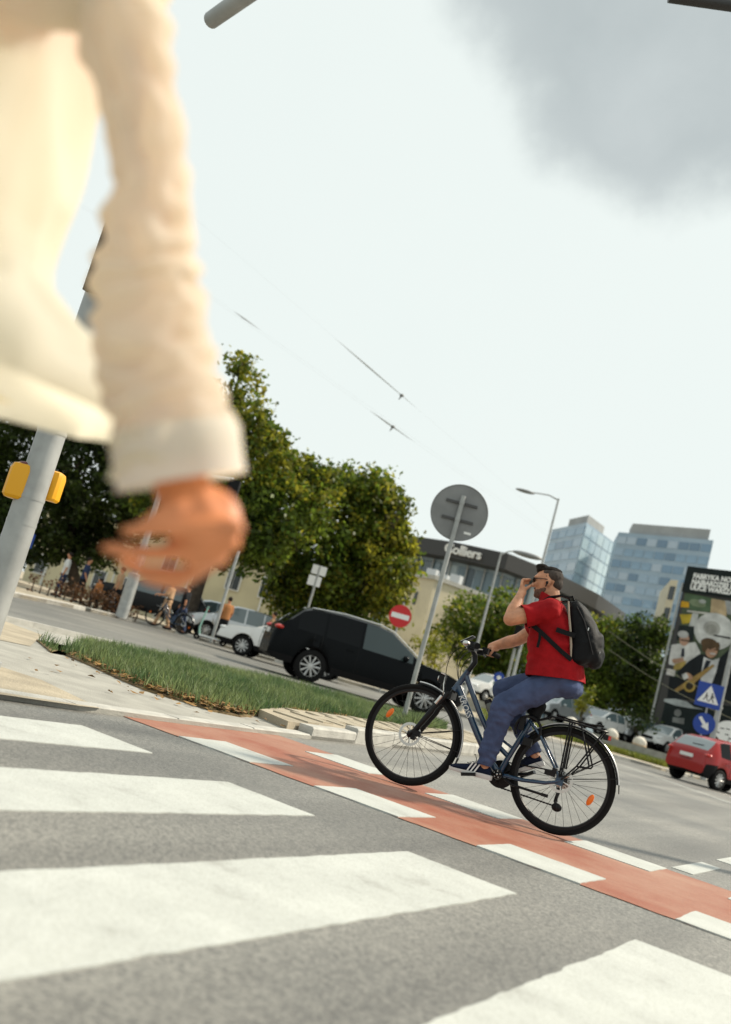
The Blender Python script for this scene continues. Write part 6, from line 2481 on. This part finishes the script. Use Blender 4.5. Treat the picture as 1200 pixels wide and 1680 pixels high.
# hanging hand: back of the hand to the right, fingers relaxed towards the left
PMc = wl_pt(338, 865, 1.07)
b.chain([WRw, PMc], [.031, .034])
b.ell(PMc, (.040, .022, .046))
fing = [((345, 925), (292, 958), (244, 950), (222, 932), 1.105, .0078),
        ((362, 914), (305, 944), (240, 938), (200, 922), 1.085, .0086),
        ((380, 890), (322, 906), (244, 908), (176, 900), 1.060, .0090),
        ((388, 866), (332, 868), (262, 868), (206, 872), 1.035, .0084)]
for a_, b1_, c_, t_, d_, r_ in fing:
    k1, k2, k3, k4 = (wl_pt(*q, d_) for q in (a_, b1_, c_, t_))
    b.chain([PMc.lerp(k1, .2), k1, k2, k3, k4], [.014, r_ * 1.25, r_ * 1.1, r_, r_ * .82], 0, 10)
k1, k2, k3 = wl_pt(290, 835, 1.045), wl_pt(262, 850, 1.040), wl_pt(240, 862, 1.045)
b.chain([PMc.lerp(k1, .3), k1, k2, k3], [.018, .013, .011, .009], 0, 10)
b.remesh('body', M_SKIN2, walker, .0055, 2)
# unseen white liner, added to keep skin bounce from tinting the shirt
MB().loft([ring(DX, .88, .085, .135), ring(DX, 1.08, .075, .115), ring(DX, 1.28, .085, .135), ring(DX, 1.42, .08, .13)]).build('skin_bounce_liner', M_WHC, walker)
# loose shirt body with a flaring tail
t = MB()
edge = [(135, 20), (125, 60), (112, 130), (95, 260), (68, 400), (70, 480), (125, 555), (185, 612), (215, 668), (205, 715)]
rings_ = []
for i, (px, py) in enumerate(edge):
    e = wl_pt(px, py, 1.30)
    zz = e.z
    hd = [.135, .145, .15, .155, .155, .16, .18, .20, .215, .22][i]
    hw = [.17, .185, .185, .18, .18, .185, .195, .20, .205, .205][i]
    rings_.append(ring(e.x + hd, zz, hd, hw, 0, 36, 2.2))
t.loft(rings_[::-1])
t.loft([ring(DX, 1.36, .13, .185, 0, 24), ring(DX, 1.43, .10, .15, 0, 24), ring(DX, 1.49, .075, .085, 0, 24)])
t.chain([(DX - .05, .15, 1.37), SHw], [.085, .075])
tors = t.remesh('shirt', M_LINEN, walker, .011, 4, disp=wrinkle(8, .016, (1, 1, .40), 4))
zc = min(v.co.z for v in tors.data.vertices)
cut_open(tors, [((0, 0, zc + .02), (0, 0, -1))])
# sleeve: gathered folds running round the arm
t = MB()
slv = [(178, -60, 84, 1.13), (205, 60, 74, 1.12), (232, 180, 62, 1.11), (248, 300, 62, 1.10), (242, 400, 78, 1.10), (242, 470, 90, 1.10), (248, 560, 92, 1.095), (265, 640, 96, 1.09), (284, 710, 102, 1.085), (292, 770, 100, 1.08)]
cps = [wl_pt(x, y, d) for x, y, r, d in slv]
rds = [r * d / FPX for x, y, r, d in slv]
NS_ = 90
rings_ = []
for i in range(NS_ + 1):
    f = i / NS_ * (len(slv) - 1)
    j = min(int(f), len(slv) - 2)
    u = f - j
    u2 = u * u * (3 - 2 * u)
    c = cps[j].lerp(cps[j + 1], u)
    r = rds[j] + (rds[j + 1] - rds[j]) * u2
    tn = (cps[j + 1] - cps[j]).normalized()
    a1 = tn.cross(Vector((0, 1, 0))).normalized()
    a2 = tn.cross(a1)
    rr = []
    for k in range(48):
        an = 2 * math.pi * k / 48
        ph = f * 10.0 + 4.5 * mnoise.noise(Vector((f * .8, math.cos(an), math.sin(an)))) + 1.3 * math.sin(an * 1 + 1.0 + f * .9) + .8 * math.sin(an * 2 + f * 2.1)
        fold = (abs(math.sin(ph * .5)) ** .8 - .6) * .0065 * (1 + .7 * mnoise.noise(Vector((f * 1.7, an, 2)))) * (0.25 + min(1, max(0, f - 2.5) / 2.0))
        fold += .012 * mnoise.noise(Vector((math.cos(an) * 1.8 + f * .5, math.sin(an) * 1.8, f * 2.4)))
        q_ = r + fold
        rr.append(c + a1 * math.cos(an) * q_ + a2 * math.sin(an) * q_ * .80)
    rings_.append(rr)
t.loft(rings_, cap=False)
sl = t.build('sleeve', M_LINEN, walker, smooth=180)
# turned cuff
t = MB()
cu = [(283, 700, 100), (288, 718, 106), (292, 745, 107), (296, 770, 105), (298, 790, 108)]
rings_ = []
for x, y, r in cu:
    c = wl_pt(x, y, 1.08)
    r = r * 1.08 / FPX
    tn = (wl_pt(298, 790, 1.08) - wl_pt(283, 700, 1.08)).normalized()
    a1 = tn.cross(Vector((0, 1, 0))).normalized()
    a2 = tn.cross(a1)
    rings_.append([c + a1 * math.cos(2 * math.pi * k / 40) * r * (1 + .035 * mnoise.noise(Vector((math.cos(2 * math.pi * k / 40) * 2, math.sin(2 * math.pi * k / 40) * 2, y * .03)))) + a2 * math.sin(2 * math.pi * k / 40) * r * .8 for k in range(40)])
t.loft(rings_, cap=False)
cf = t.build('cuff', M_CUFF, walker, smooth=180)
# far sleeve, trousers, shoes and hair (outside the view)
MB().chain([(DX, -.17, 1.40), (DX + .06, -.24, 1.12), (DX + .17, -.225, .96)], [.085, .07, .06]).remesh('sleeve', M_LINEN, walker, .015, 3)
l_ = MB().loft([ring(DX + .02, .80, .12, .17), ring(DX + .02, .97, .12, .165)])
l_.chain([(DX + .02, .09, .88), (DX + .20, .10, .50), (DX + .16, .10, .13)], [.11, .085, .072])
l_.chain([(DX + .02, -.09, .88), (DX - .02, -.10, .52), (DX - .15, -.10, .19)], [.11, .085, .072])
l_.remesh('trousers', mat('grey_trousers', (.14, .14, .15), .9), walker, .015, 3)
MB().ell((DX + .23, .10, .05), (.14, .05, .05)).build('shoe', M_BLACK, walker)
MB().ell((DX - .13, -.10, .10), (.13, .05, .05), M=Matrix.Rotation(.6, 3, 'Y')).build('shoe', M_BLACK, walker)
MB().ell((DX, 0, 1.70), (.108, .09, .095)).ell((DX - .03, 0, 1.66), (.09, .085, .10)).remesh('hair', M_HAIR, walker, .012, 2)
